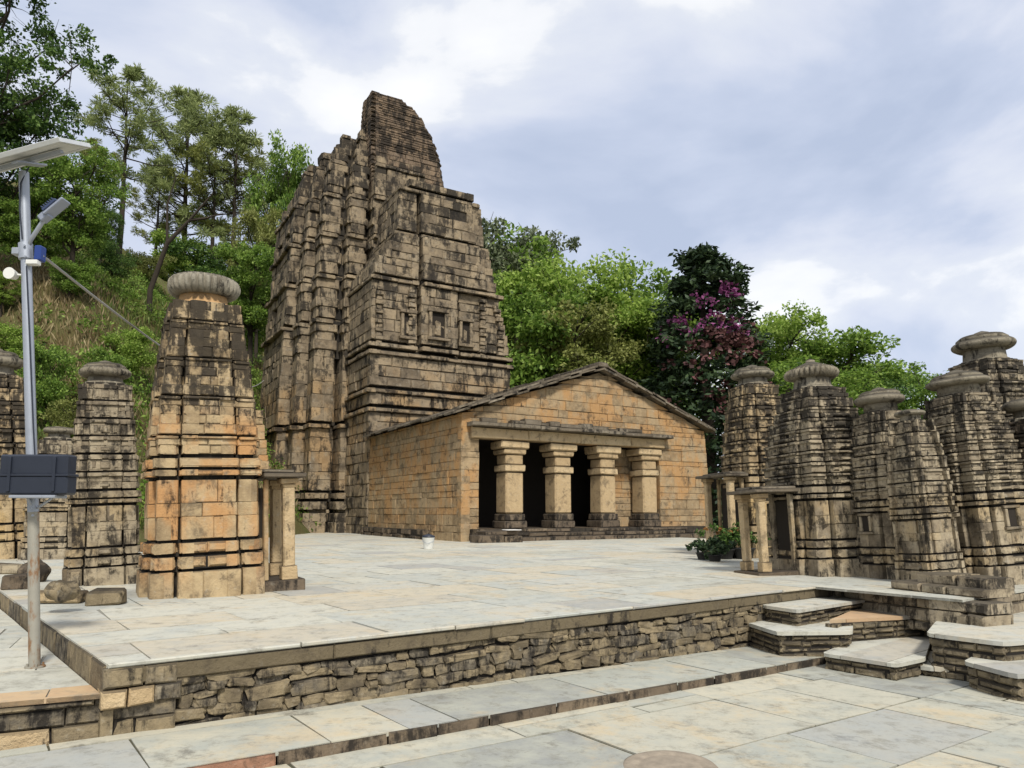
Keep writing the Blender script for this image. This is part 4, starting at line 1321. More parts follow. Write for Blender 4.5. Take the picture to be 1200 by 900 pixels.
lamp = thing('solar_street_lamp', 'grey solar street lamp post with black battery box, standing on the left path', 'street lamp', b)
def lp(px, py, dy=0.0):
    q = at(px, py, YP + dy); return q - b
mb = MB()
pts = [lp(41, 782), lp(39, 600)]
tube(mb, [pts[0] - Vector((0, 0, .05)), pts[1]], 0.043, 16)
mb.build('lower_pole', RUSTY, lamp)
mb = MB()
tube(mb, [pts[1], lp(28, 202)], [0.043, 0.040], 16)
mb.build('pole', GALV, lamp)
mb = MB()
tube(mb, [lp(41, 782), lp(41, 782) + Vector((0, 0, 0.012))], 0.075, 16)
mb.build('base_plate', RUSTY, lamp)
bc = lp(43, 556, -0.14)
mb = MB()
box(mb, bc.x - .285, bc.x + .285, bc.y - .06, bc.y + .085, bc.z - .165, bc.z - 0.01, 0.015)
box(mb, bc.x - .275, bc.x + .275, bc.y - .055, bc.y + .085, bc.z - 0.008, bc.z + .16, 0.015)
bb = mb.build('battery_box', BLACKBOX, lamp)
mb = MB()
box(mb, bc.x - .292, bc.x + .292, bc.y - .066, bc.y + .088, bc.z - .018, bc.z + .004, 0.004)
for x in (-0.18, 0.18): box(mb, bc.x + x - .012, bc.x + x + .012, bc.y - .073, bc.y - .05, bc.z - .14, bc.z + .14, 0.003)
mb.build('rib', BLACKBOX, bb)
mb = MB()
box(mb, bc.x - .17, bc.x + .20, bc.y - .07, bc.y + .1, bc.z - .192, bc.z - .168, 0.004)
for x in (-.1, .1): tube(mb, [bc + Vector((x, 0.06, -.19)), lp(40, 598)], 0.010, 6)
mb.build('box_shelf', GALV, lamp)
# solar panel on top
pc = lp(31, 183)
tilt = Matrix.Translation(pc) @ Matrix.Rotation(math.radians(-16.5), 4, 'Y') @ Matrix.Rotation(math.radians(24), 4, 'X')
mb = MB()
W2, D2 = 0.44, 0.30
for (x0, x1, y0, y1) in ((-W2, W2, -D2, -D2 + .03), (-W2, W2, D2 - .03, D2), (-W2, -W2 + .03, -D2 + .031, D2 - .031), (W2 - .03, W2, -D2 + .031, D2 - .031)):
    box(mb, x0, x1, y0, y1, -0.02, 0.02, 0.003, 0, 0, tilt)
sp = mb.build('solar_panel', plain('aluminium', (0.70, 0.71, 0.70), 0.4, 0.4), lamp)
mb = MB(); box(mb, -W2 + .031, W2 - .031, -D2 + .031, D2 - .031, -0.006, 0.004, 0, 0, 0, tilt); mb.build('back_sheet', PANELBACK, sp)
mb = MB(); box(mb, -W2 + .032, W2 - .032, -D2 + .032, D2 - .032, 0.006, 0.014, 0, 0, 0, tilt); mb.build('cell_sheet', CELL, sp)
mb = MB()
box(mb, -0.30, 0.30, -.03, .03, -0.055, -0.022, 0.003, 0, 0, tilt)
box(mb, -0.03, 0.03, -.25, .25, -0.075, -0.056, 0.003, 0, 0, tilt)
mb.build('panel_bracket', GALV, lamp)
mb = MB()
wp = [lp(34, 196), lp(24, 215, -.05), lp(23, 245, -.06), lp(26, 280, -.05)]
tube(mb, wp, 0.006, 6)
tube(mb, [lp(31, 312, -.05), lp(35, 400, -.05), lp(39, 500, -.05), lp(41, 537, -.06)], 0.006, 6)
mb.build('wire', BLACKBOX, lamp)
for (px_, py_) in ((29, 288), (30, 301), (39, 604), (38, 596)):
    mb = MB(); q = lp(px_, py_, -.055); tube(mb, [q, q + Vector((0, -.012, 0))], 0.010, 6); mb.build('bolt', GALV, lamp)
for k_ in range(4):
    mb = MB(); q = lp(41, 782) + Vector((0.055 * math.cos(k_ * 1.571 + .7), 0.055 * math.sin(k_ * 1.571 + .7), 0.01)); tube(mb, [q, q + Vector((0, 0, .025))], 0.009, 6); mb.build('anchor_bolt', RUSTY, lamp)
# lamp arm and head
mb = MB(); tube(mb, [lp(32, 292), lp(36, 281, -.03), lp(52, 257, -.04)], 0.018, 10); mb.build('arm', GALV, lamp)
h0, h1 = lp(48, 258, -.04), lp(77, 234, -.04)
d = (h1 - h0); ang = math.atan2(d.z, d.x)
HMx = Matrix.Translation(h0) @ Matrix.Rotation(-ang, 4, 'Y')
mb = MB()
L = d.length
box(mb, 0.0, 0.09, -.04, .04, -0.035, 0.03, 0.01, 0, 0, HMx)
box(mb, 0.06, L, -.06, .06, -0.020, 0.006, 0.006, 0, 0, HMx)
head = mb.build('lamp_head', plain('lamp_grey', (0.30, 0.33, 0.40), 0.4, 0.3), lamp)
mb = MB()
box(mb, 0.075, L - .05, -.062, .062, 0.007, 0.035, 0.006, 0, 0, HMx)
for k in range(6): box(mb, 0.085 + k * .022, 0.095 + k * .022, -.06, .06, 0.036, 0.055, 0.002, 0, 0, HMx)
mb.build('heat_sink', NAVY, head)
mb = MB()
c0 = lp(30, 296)
tube(mb, [lp(30.5, 304), lp(30, 286)], 0.056, 16)
box(mb, c0.x - .09, c0.x - .03, c0.y - .05, c0.y + .05, c0.z - .03, c0.z + .03, 0.005)
mb.build('clamp', GALV, lamp)
mb = MB(); q = lp(47, 297); box(mb, q.x - .03, q.x + .03, q.y - .04, q.y + .04, q.z - .07, q.z + .06, 0.008); mb.build('controller_box', BLUE, lamp)
mb = MB(); q = lp(39, 308, -.03); box(mb, q.x - .05, q.x + .05, q.y - .03, q.y + .03, q.z - .02, q.z + .02, 0.005); mb.build('bracket', WHITE, lamp)
mb = MB(); q = lp(15, 322, -.02); 
vsx = [(q.x, q.y - .05, q.z), (q.x, q.y + .03, q.z)]
tube(mb, vsx, [0.05, 0.035], 20); tube(mb, [(q.x, q.y, q.z), (q.x + .1, q.y + .01, q.z - .0)], 0.010, 8); mb.build('sensor_dish', WHITE, lamp)
# the cable to the tower
q0 = b + lp(50, 300); q1 = uv(CU - W * 1.0, 20.2, 8.7)
mb = MB()
pts = []
for i in range(25):
    f = i / 24; p_ = q0.lerp(q1, f); p_ = p_ - Vector((0, 0, 4 * 0.75 * f * (1 - f))); pts.append(p_)
tube(mb, pts, [0.012 + 0.010 * i / 24 for i in range(25)], 6)
tag(mb.build('overhead_cable', plain('cable_sheath', (0.33, 0.32, 0.30), 0.6)), 'grey overhead cable running from the lamp post to the great tower', 'cable')

# ------------------------------------------------------------------ loose stones and pots
def boulder(mb, s, lump=0.18, n=14, seed=0):
    rr = random.Random(seed); ph = [rr.uniform(0, 6) for _ in range(6)]
    vs, fs = [], []
    for i in range(n + 1):
        th = math.pi * i / n
        for k in range(2 * n):
            a = math.pi * k / n
            d = Vector((math.sin(th) * math.cos(a), math.sin(th) * math.sin(a), math.cos(th)))
            r = 1 + lump * (math.sin(2.3 * d.x * 2 + ph[0]) * math.sin(2.1 * d.y * 2 + ph[1]) + 0.5 * math.sin(5 * d.z + ph[2]) * math.sin(4 * d.x + ph[3]))
            vs.append((d.x * r * s[0], d.y * r * s[1], d.z * r * s[2]))
    for i in range(n):
        for k in range(2 * n):
            l = (k + 1) % (2 * n); fs.append((i * 2 * n + k, (i + 1) * 2 * n + k, (i + 1) * 2 * n + l, i * 2 * n + l))
    mb.add(vs, fs, 0, True)
def loose(label, px, py, dims, kind='block', mat=None, seed=0, rz=0.3, z0=0.0, name='fallen_stone'):
    p_ = G(px, py, z0)
    mb = MB()
    if kind == 'block': box(mb, -dims[0], dims[0], -dims[1], dims[1], 0, dims[2], 0.025, 0, 0.02)
    else:
        boulder(mb, (dims[0], dims[1], dims[2] * .5), seed=seed)
        mb.v = [(x, y, z + dims[2] * .42) for (x, y, z) in mb.v]
    o = mb.build(name, mat or ST['rubble']); o.location = p_; o.rotation_euler = (0, 0, rz)
    return tag(o, label, 'stone', 'loose stones round the left shrines')
R = random.Random(5)
loose('flat tan slab lying under the round boulder', 73, 706, (0.25, 0.15, 0.14), mat=ST['shrine_tan'], rz=0.15)
loose('rounded brown boulder resting on a tan slab beside the lamp post', 71, 703, (0.16, 0.13, 0.22), 'b', seed=3, z0=0.135)
loose('grey squared block on the paving left of the orange shrine', 125, 708, (0.19, 0.14, 0.17), rz=0.2)
loose('small dark block at the terrace edge left of the lamp post', 22, 690, (0.18, 0.14, 0.2), mat=ST['dark'], rz=0.5)
loose('dark lump of stone behind the lamp post', 40, 682, (0.2, 0.2, 0.34), 'b', mat=ST['dark'], seed=8)
loose('low flat stone at the left edge of the terrace', 10, 672, (0.3, 0.2, 0.16), mat=ST['shrine_grey'], rz=0.1)

# white bucket by the hall wall
p_ = G(502, 643)
t = thing('bucket', 'white plastic bucket standing by the hall side wall', 'bucket', p_)
mb = MB()
lathe(mb, [(0.13, 0, 0), (0.175, 0.32, 0), (0.18, 0.33, 0), (0.165, 0.33, 0), (0.155, 0.30, 0), (0.12, 0.03, 0)], 28)
mb.build('body', WHITE, t)
mb = MB()
lathe(mb, [(0.185, 0.325, 0), (0.185, 0.365, 0), (0.10, 0.40, 0), (0.03, 0.42, 0)], 24)
mb.build('lid', BLACKBOX, t)
mb = MB(); tube(mb, [(-0.17, 0, .3), (-.16, -.09, .22), (0, -.19, .15), (.16, -.09, .22), (.17, 0, .3)], 0.006, 6); mb.build('handle', GALV, t)

# ------------------------------------------------------------------ leaves
def leafmat(name, dark, mid, light, trans=0.25):
    k = NT(name)
    geo = k.n('ShaderNodeNewGeometry')
    obj = k.n('ShaderNodeTexCoord').outputs['Object']
    f = k.math('ADD', k.math('MULTIPLY', geo.outputs['Random Per Island'], 0.6), k.math('MULTIPLY', k.noise(obj, 0.6, 3), 0.4))
    col = k.ramp(f, [(0.2, dark), (0.5, mid), (0.82, light)])
    d = k.n('ShaderNodeBsdfPrincipled')
    d.inputs['Roughness'].default_value = 0.55
    d.inputs['Specular IOR Level'].default_value = 0.25
    k.l(col, d.inputs['Base Color'])
    tr = k.n('ShaderNodeBsdfTranslucent'); k.l(col, tr.inputs['Color'])
    mxs = k.n('ShaderNodeMixShader'); mxs.inputs[0].default_value = trans
    k.l(d.outputs[0], mxs.inputs[1]); k.l(tr.outputs[0], mxs.inputs[2]); k.l(mxs.outputs[0], k.out.inputs['Surface'])
    return k.mat
LF_ = dict(
    green=leafmat('leaf_green', (0.05, 0.10, 0.015), (0.16, 0.27, 0.04), (0.34, 0.46, 0.10), 0.45),
    bright=leafmat('leaf_bright', (0.09, 0.16, 0.025), (0.26, 0.39, 0.06), (0.47, 0.58, 0.15), 0.5),
    deep=leafmat('leaf_deep', (0.02, 0.05, 0.012), (0.065, 0.13, 0.026), (0.16, 0.25, 0.055), 0.35),
    olive=leafmat('leaf_olive', (0.08, 0.095, 0.022), (0.22, 0.245, 0.06), (0.38, 0.40, 0.13), 0.4),
    grey=leafmat('leaf_grey', (0.06, 0.08, 0.04), (0.13, 0.16, 0.08), (0.22, 0.25, 0.14), 0.3),
    pine=leafmat('pine_needle', (0.10, 0.13, 0.045), (0.24, 0.29, 0.10), (0.42, 0.47, 0.20), 0.45),
    cyp=leafmat('cypress_leaf', (0.010, 0.022, 0.010), (0.028, 0.052, 0.02), (0.075, 0.115, 0.045), 0.15),
    flower=leafmat('magenta_bract', (0.11, 0.025, 0.075), (0.25, 0.06, 0.18), (0.44, 0.17, 0.34), 0.3),
    dryflower=leafmat('faded_bract', (0.06, 0.03, 0.025), (0.12, 0.055, 0.05), (0.20, 0.09, 0.09), 0.2),
    dry=leafmat('dry_grass', (0.12, 0.09, 0.04), (0.27, 0.20, 0.10), (0.44, 0.36, 0.20), 0.3),
    grass=leafmat('green_grass', (0.05, 0.08, 0.015), (0.12, 0.17, 0.035), (0.24, 0.26, 0.07), 0.3),
)
BARK = plain('bark', (0.06, 0.047, 0.034), 0.95, 0, 0.6, 5)
PALEBARK = plain('pale_bark', (0.24, 0.20, 0.15), 0.95, 0, 0.5, 5)

def leaf_mesh(name, P, D, N, ln, wd, mat):
    """P centres, D leaf direction, N normal: rhombic leaf faces, slightly folded"""
    n = len(P)
    S = np.cross(N, D); S /= np.linalg.norm(S, axis=1, keepdims=True) + 1e-9
    ln = ln[:, None]; wd = wd[:, None]
    v = np.empty((n, 4, 3))
    v[:, 0] = P - D * ln * 0.5
    v[:, 1] = P + S * wd * 0.5 + D * ln * 0.05 + N * wd * 0.12
    v[:, 2] = P + D * ln * 0.5
    v[:, 3] = P - S * wd * 0.5 + D * ln * 0.05 + N * wd * 0.12
    me = bpy.data.meshes.new(name)
    me.vertices.add(n * 4); me.vertices.foreach_set('co', v.ravel())
    me.loops.add(n * 4); me.loops.foreach_set('vertex_index', np.arange(n * 4, dtype=np.int32))
    me.polygons.add(n); me.polygons.foreach_set('loop_start', np.arange(0, n * 4, 4, dtype=np.int32))
    me.polygons.foreach_set('loop_total', np.full(n, 4, dtype=np.int32))
    me.update(calc_edges=True)
    me.materials.append(mat)
    return me

def unit(a): return a / (np.linalg.norm(a, axis=1, keepdims=True) + 1e-9)

def clumps_to_leaves(rng, C_, rad, per, ln, flat=0.75, up=0.45):
    """leaves scattered in little sprays about each centre"""
    n = len(C_) * per
    cc = np.repeat(C_, per, 0); rr = np.repeat(rad, per)[:, None]
    off = rng.normal(size=(n, 3)); off = unit(off) * (rng.random((n, 1)) ** 0.45)
    off[:, 2] *= flat
    P = cc + off * rr
    D = unit(off + rng.normal(size=(n, 3)) * 0.6 + np.array([0, 0, -0.15]))
    N = unit(rng.normal(size=(n, 3)) * 0.75 + np.array([0, 0, up]) + off * 0.4)
    N = unit(N - D * (N * D).sum(1, keepdims=True))
    L = ln * rng.uniform(0.65, 1.3, n)
    return P, D, N, L

def tree_mesh_broad(seed, H, Rc, base=0.35, nl=9, per=34, ln=0.34, clump=0.62, ncl=190, dens=1.0, squash=0.75, mat=None, bark=BARK, spread=1.0, thick=1.0):
    rng = np.random.default_rng(seed); rr = random.Random(seed)
    # lobes of the crown
    lobes = []
    zc0 = H * base
    for i in range(nl):
        f = (i + 0.5) / nl
        z = zc0 + (H - zc0) * (0.12 + 0.78 * f)
        prof = math.sin(math.pi * min(1, 0.22 + 0.74 * (1 - f) + 0.04)) ** 0.7
        a = i * 2.4 + rr.uniform(-.5, .5)
        r = Rc * prof * rr.uniform(0.45, 0.7) * spread
        lobes.append((np.array([math.cos(a) * r, math.sin(a) * r, z]), Rc * rr.uniform(0.36, 0.55)))
    lobes.append((np.array([rr.uniform(-.1, .1) * Rc, rr.uniform(-.1, .1) * Rc, H - Rc * 0.42]), Rc * 0.42))
    wts = np.array([l[1] ** 2 for l in lobes]); wts /= wts.sum()
    ids = rng.choice(len(lobes), ncl, p=wts)
    Cs = np.empty((ncl, 3))
    for i, k in enumerate(ids):
        d = rng.normal(size=3); d /= np.linalg.norm(d)
        if d[2] < -0.35: d[2] *= -0.6
        q = rng.uniform(0.62, 1.06) if rng.random() < 0.85 else rng.uniform(0.2, 0.6)
        Cs[i] = lobes[k][0] + d * np.array([1, 1, squash]) * lobes[k][1] * q
    rad = clump * rng.uniform(0.6, 1.35, ncl)
    P, D, N, L = clumps_to_leaves(rng, Cs, rad, per, ln)
    crown = leaf_mesh('crown', P, D, N, L, L * 0.55, mat)
    mb = MB()
    tr = max(0.06, H * 0.022 * thick)
    pts = [(0, 0, -0.6)]; x = y = 0
    for i in range(1, 7):
        x += rr.uniform(-.12, .12) * H * .05; y += rr.uniform(-.12, .12) * H * .05
        pts.append((x, y, H * 0.86 * i / 6))
    tube(mb, pts, [tr * (1.25 if i == 0 else 1) * (1 - 0.87 * i / 6) for i in range(7)], 9)
    for (c, r) in lobes:
        zz = max(H * 0.2, c[2] - 0.55 * math.hypot(c[0], c[1]) - r * 0.6)
        f = min(0.99, zz / (H * 0.86)); i = int(f * 6); g = f * 6 - i
        s = Vector(pts[i]).lerp(Vector(pts[min(6, i + 1)]), g)
        e = Vector(c); mid = s.lerp(e, 0.5) + Vector((0, 0, -0.08 * r)) + Vector((rr.uniform(-.15, .15), rr.uniform(-.15, .15), 0)) * r
        tube(mb, [s, mid, e], [tr * 0.42, tr * 0.28, tr * 0.10], 6)
        for _ in range(7):
            d = Vector((rr.gauss(0, 1), rr.gauss(0, 1), rr.gauss(0.25, .7))).normalized()
            tube(mb, [e - (e - mid) * rr.uniform(0, .5), e + d * r * 0.5, e + d * r * 0.95], [tr * .12, tr * .08, tr * .03], 4)
    return crown, mb, bark

def make_tree(name, cm):
    crown, mb, bark = cm
    tr = mb.build('trunk', bark)
    cr = link(bpy.data.objects.new('crown', crown))
    root = bpy.data.objects.new(name, None); link(root)
    tr.parent = root; cr.parent = root
    return root

def copy_tree(src, loc, rz, sc, label, cat, group, mat=None, name=None):
    r = src.copy(); COL.objects.link(r)
    if name: r.name = name
    for ch in list(src.children):
        c_ = ch.copy(); COL.objects.link(c_); c_.parent = r
        c_.name = ch.name.split('.')[0]
        if mat and c_.name.startswith('crown'):
            c_.material_slots[0].link = 'OBJECT'; c_.material_slots[0].material = mat
    r.location = loc; r.rotation_euler = (0, 0, rz); r.scale = sc
    return tag(r, label, cat, group)

protos = []
class Proto:
    def __init__(s, root, H): s.root, s.H, s.used = root, H, False
    def on(s, px, base_py, top_py, label, cat='tree', group=None, rz=0.0, width=1.0, mat=None, sink=0.0, far=90):
        """stand it where the line of sight through the foot meets the slope"""
        Y = 17.0
        while Y < far:
            q = at(px, base_py, Y)
            if q.z <= gh(q.x, Y): break
            Y += 0.15
        return s.place(px, Y, top_py, label, cat, group, rz, width, mat, sink)
    def place(s, px, Y, top_py, label, cat='tree', group=None, rz=0.0, width=1.0, mat=None, sink=0.0, base=None, name=None):
        q = at(px, top_py, Y)
        z = gh(q.x, Y) if base is None else base
        h = (q.z - z + sink) / s.H
        loc = (q.x, Y, z - sink)
        if not s.used:
            s.used = True; r = s.root
            r.location = loc; r.rotation_euler = (0, 0, rz); r.scale = (h * width, h * width, h)
            if mat:
                for ch in r.children:
                    if ch.name.startswith('crown'): ch.material_slots[0].link = 'OBJECT'; ch.material_slots[0].material = mat
            return tag(r, label, cat, group)
        return copy_tree(s.root, loc, rz, (h * width, h * width, h), label, cat, group, mat, name)

BRA = Proto(make_tree('broadleaf_tree', tree_mesh_broad(1, 10, 3.6, 0.22, 13, 95, 0.20, 0.60, 260, mat=LF_['green'])), 10)
BRB = Proto(make_tree('broadleaf_tree', tree_mesh_broad(2, 11, 3.4, 0.22, 14, 95, 0.20, 0.56, 260, mat=LF_['bright'])), 11)
BRC = Proto(make_tree('broadleaf_tree', tree_mesh_broad(3, 10, 3.8, 0.15, 14, 95, 0.20, 0.62, 270, mat=LF_['deep'])), 10)
AIRY = Proto(make_tree('airy_tree', tree_mesh_broad(4, 14, 3.4, 0.45, 11, 70, 0.17, 0.40, 170, mat=LF_['deep'], bark=BARK, spread=1.3, thick=0.5)), 14)
BUSH = Proto(make_tree('bush', tree_mesh_broad(5, 2.6, 1.35, 0.05, 9, 90, 0.11, 0.32, 120, mat=LF_['bright'])), 2.6)
BUSH2 = Proto(make_tree('bush', tree_mesh_broad(6, 2.4, 1.5, 0.05, 9, 80, 0.10, 0.32, 120, mat=LF_['olive'])), 2.4)

def tree_mesh_pine(seed, H, mat, bare=0.42, spread=1.0):
    rng = np.random.default_rng(seed); rr = random.Random(seed)
    mb = MB(); tr = H * 0.0135
    pts = []; x = y = 0
    for i in range(9):
        pts.append((x, y, -0.6 + (H * 0.985 + .6) * i / 8)); x += rr.uniform(-.1, .1) * H * .04; y += rr.uniform(-.1, .1) * H * .04
    tube(mb, pts, [tr * (1 - 0.88 * i / 8) for i in range(9)], 9)
    Cs, rad = [], []
    z = H * bare
    while z < H * 0.985:
        f = (z / H - bare) / (1 - bare)
        Lb = H * 0.20 * spread * (0.55 + 0.6 * math.sin(math.pi * min(1, f * 0.85 + 0.15))) * (1 - 0.62 * f ** 2)
        for _ in range(rr.choice((2, 3, 3))):
            if rr.random() < 0.12: continue
            a = rr.uniform(0, 6.28); L = Lb * rr.uniform(0.5, 1.12)
            i = min(7, int((z + .6) / (H * .985 + .6) * 8)); g = (z + .6) / (H * .985 + .6) * 8 - i
            s = Vector(pts[i]).lerp(Vector(pts[i + 1]), min(1, g))
            d = Vector((math.cos(a), math.sin(a), rr.uniform(0.0, 0.35) + 0.35 * f))
            m_ = s + d * L * 0.55; e_ = s + d * L + Vector((0, 0, L * 0.16))
            tube(mb, [s, m_, e_], [tr * .26 * (1.2 - f), tr * .18 * (1.2 - f), tr * .06], 5)
            for q in range(4):
                t_ = rr.uniform(0.42, 1.04)
                c = s + (e_ - s) * t_ + Vector((rr.gauss(0, .12), rr.gauss(0, .12), rr.gauss(0.08, .06))) * L
                Cs.append(tuple(c)); rad.append(H * 0.026 * rr.uniform(0.7, 1.35))
        z += H * 0.032 * rr.uniform(0.7, 1.3)
    Cs.append((pts[-1][0], pts[-1][1], H * 0.985)); rad.append(H * .03)
    Cs = np.array(Cs); rad = np.array(rad)
    per = 80; n = len(Cs) * per
    cc = np.repeat(Cs, per, 0); r_ = np.repeat(rad, per)[:, None]
    D = unit(rng.normal(size=(n, 3)) + np.array([0, 0, 0.25]))
    P = cc + D * r_ * rng.uniform(0.35, 0.9, (n, 1))
    N = unit(rng.normal(size=(n, 3)) + np.array([0, 0, .4])); N = unit(N - D * (N * D).sum(1, keepdims=True))
    L = np.repeat(rad, per) * rng.uniform(0.5, 0.9, n)
    crown = leaf_mesh('crown', P, D, N, L, L * 0.2, mat)
    return crown, mb, BARK
PIA = Proto(make_tree('pine_tree', tree_mesh_pine(11, 20, LF_['pine'], 0.45)), 20)
PIB = Proto(make_tree('pine_tree', tree_mesh_pine(12, 18, LF_['pine'], 0.28, 1.05)), 18)

# --- trees on the hill at the left
GH = 'trees on the hill behind the left shrines'
AIRY.place(2, 27, -40, 'tall thin leaved tree overhanging the top left corner', group=GH, rz=0.4, width=1.0)
BRC.on(-12, 345, 88, 'dense dark green tree at the left edge below the overhanging crown', group=GH, rz=1.0, width=0.85)
BRA.on(92, 338, 182, 'round green tree right behind the lamp head', group=GH, rz=2.0, width=0.95)
BRA.on(40, 345, 225, 'bushy green tree behind the middle of the lamp post', group=GH, rz=4.4, width=1.0)
BRC.on(122, 322, 238, 'shadowy tree between the lamp head and the tallest pine', group=GH, rz=3.3, width=0.75)
BRB.on(4, 378, 318, 'bright green low tree left of the lamp post', group=GH, rz=0.6, width=1.3)
PIA.on(152, 322, 80, 'tallest pine with a bare dark trunk, left of the other pines', 'pine', GH, rz=0.3, width=1.15)
PIB.on(224, 318, 108, 'broad pine in the middle of the hill, above a leaning trunk', 'pine', GH, rz=1.4, width=1.2)
PIB.on(278, 330, 136, 'pine nearest to the left side of the great tower', 'pine', GH, rz=3.5, width=1.15)
PIA.on(112, 300, 165, 'thin half hidden pine left of the tallest pine', 'pine', GH, rz=2.2, width=1.1, mat=LF_['olive'])
PIB.on(188, 285, 196, 'low olive pine between the tallest and the broad pine', 'pine', GH, rz=5.0, width=1.3, mat=LF_['olive'])
PIA.on(254, 300, 158, 'pale pine seen between the broad pine and the one by the tower', 'pine', GH, rz=5.9, width=1.2, mat=LF_['olive'])
BRA.place(340, 62, 180, 'round green tree peeping out behind the tower shoulder', group=GH, rz=0.9, width=0.5)
BRC.place(306, 60, 245, 'dark tree against the left edge of the tower', group=GH, rz=0.1, width=0.55, mat=LF_['olive'])
BRA.place(298, 50, 285, 'low green tree on the slope just left of the tower', group=GH, rz=2.7, width=1.0, mat=LF_['green'])
# a leaning bare trunk
mb = MB()
a0, a1, a2, a3 = at(176, 340, 35), at(196, 285, 35), at(222, 258, 35), at(250, 226, 35)
tube(mb, [a0 - Vector((0, 0, 1.5)), a0, a1, a2, a3], [.15, .13, .11, .07, .03], 8)
tube(mb, [a1, at(196, 240, 35), at(207, 205, 35)], [.07, .05, .02], 6); tube(mb, [a2, at(240, 256, 35.4), at(262, 250, 35.6)], [.08, .06, .02], 6)
tag(mb.build('bare_tree', BARK), 'leaning leafless dark trunk under the broad pine', 'tree', GH)

GB = 'bushes on the slope behind the left shrines'
BUSH.on(218, 322, 278, 'bright round bush on the brow of the slope', 'bush', GB, rz=0.3, width=1.1)
BUSH.on(158, 450, 386, 'bright bush between the narrow grey shrine and the orange shrine', 'bush', GB, rz=1.9, width=1.0)
BUSH.on(126, 480, 412, 'leafy bush behind the capped disc of the narrow shrine', 'bush', GB, rz=4.0, width=1.0, mat=LF_['green'])
BUSH.on(60, 500, 405, 'tall green bush right of the lamp post above the battery box', 'bush', GB, rz=0.9, width=0.75, mat=LF_['green'])
BUSH.on(10, 440, 378, 'light green bush at the far left behind the tan shrine', 'bush', GB, rz=2.9, width=1.1)
BUSH.on(302, 425, 362, 'bright bush between the orange shrine and the tower', 'bush', GB, rz=5.3, width=0.7)
BUSH2.on(95, 525, 470, 'olive bush low on the bank behind the battery box', 'bush', GB, rz=0.5, width=1.2)
BUSH2.on(170, 335, 296, 'dull olive bush left of the bright round bush', 'bush', GB, rz=2.2, width=1.3)
BUSH2.on(258, 345, 300, 'dark olive bush behind the ribbed disc of the orange shrine', 'bush', GB, rz=3.7, width=1.3, mat=LF_['deep'])
BUSH2.on(132, 330, 292, 'shady bush at the upper end of the dry grass', 'bush', GB, rz=4.9, width=1.2, mat=LF_['deep'])
BUSH.on(84, 350, 306, 'green bush above the dry grass, right of the blue box', 'bush', GB, rz=3.1, width=1.2, mat=LF_['green'])

# --- trees behind the hall
GR = 'trees behind the hall and the right shrines'
BRB.place(588, 56, 262, 'greyish tree touching the right edge of the tower', group=GR, rz=0.2, width=0.8, mat=LF_['grey'])
BRB.place(648, 52, 300, 'tall bright tree above the left half of the hall roof', group=GR, rz=2.0, width=0.95)
BRA.place(602, 47, 330, 'leafy green tree between the tower and the bright tall tree', group=GR, rz=5.1, width=0.95, mat=LF_['green'])
BRB.place(700, 51, 335, 'bright spreading tree above the hall gable', group=GR, rz=3.6, width=1.1)
BRA.place(742, 54, 340, 'green tree left of the dark flowering tree', group=GR, rz=1.1, width=1.0, mat=LF_['green'])
BRB.place(668, 46, 370, 'low yellow green tree just over the hall roof', group=GR, rz=4.6, width=1.1, mat=LF_['olive'])
BRA.place(772, 50, 352, 'yellowish tree half covered by the dark flowering tree', group=GR, rz=3.0, width=0.9, mat=LF_['bright'])
BRB.place(905, 52, 366, 'bright tree just right of the dark flowering tree', group=GR, rz=0.9, width=0.9)
BRA.place(956, 50, 388, 'flat topped green tree above the widest right shrine', group=GR, rz=4.0, width=1.25, mat=LF_['green'])
BRC.place(1032, 56, 420, 'low dark green tree between the right shrines', group=GR, rz=2.5, width=1.15, mat=LF_['green'])
BRC.place(925, 46, 430, 'low shaded tree behind the ribbed disc on the right', group=GR, rz=0.4, width=1.3, mat=LF_['green'])
BRC.place(995, 52, 452, 'smallest tree, between the ribbed disc and the black cap', group=GR, rz=5.4, width=1.3)
BRA.place(560, 58, 300, 'tree behind the block, showing beside the tower niches', group=GR, rz=1.7, width=1.0, mat=LF_['green'])

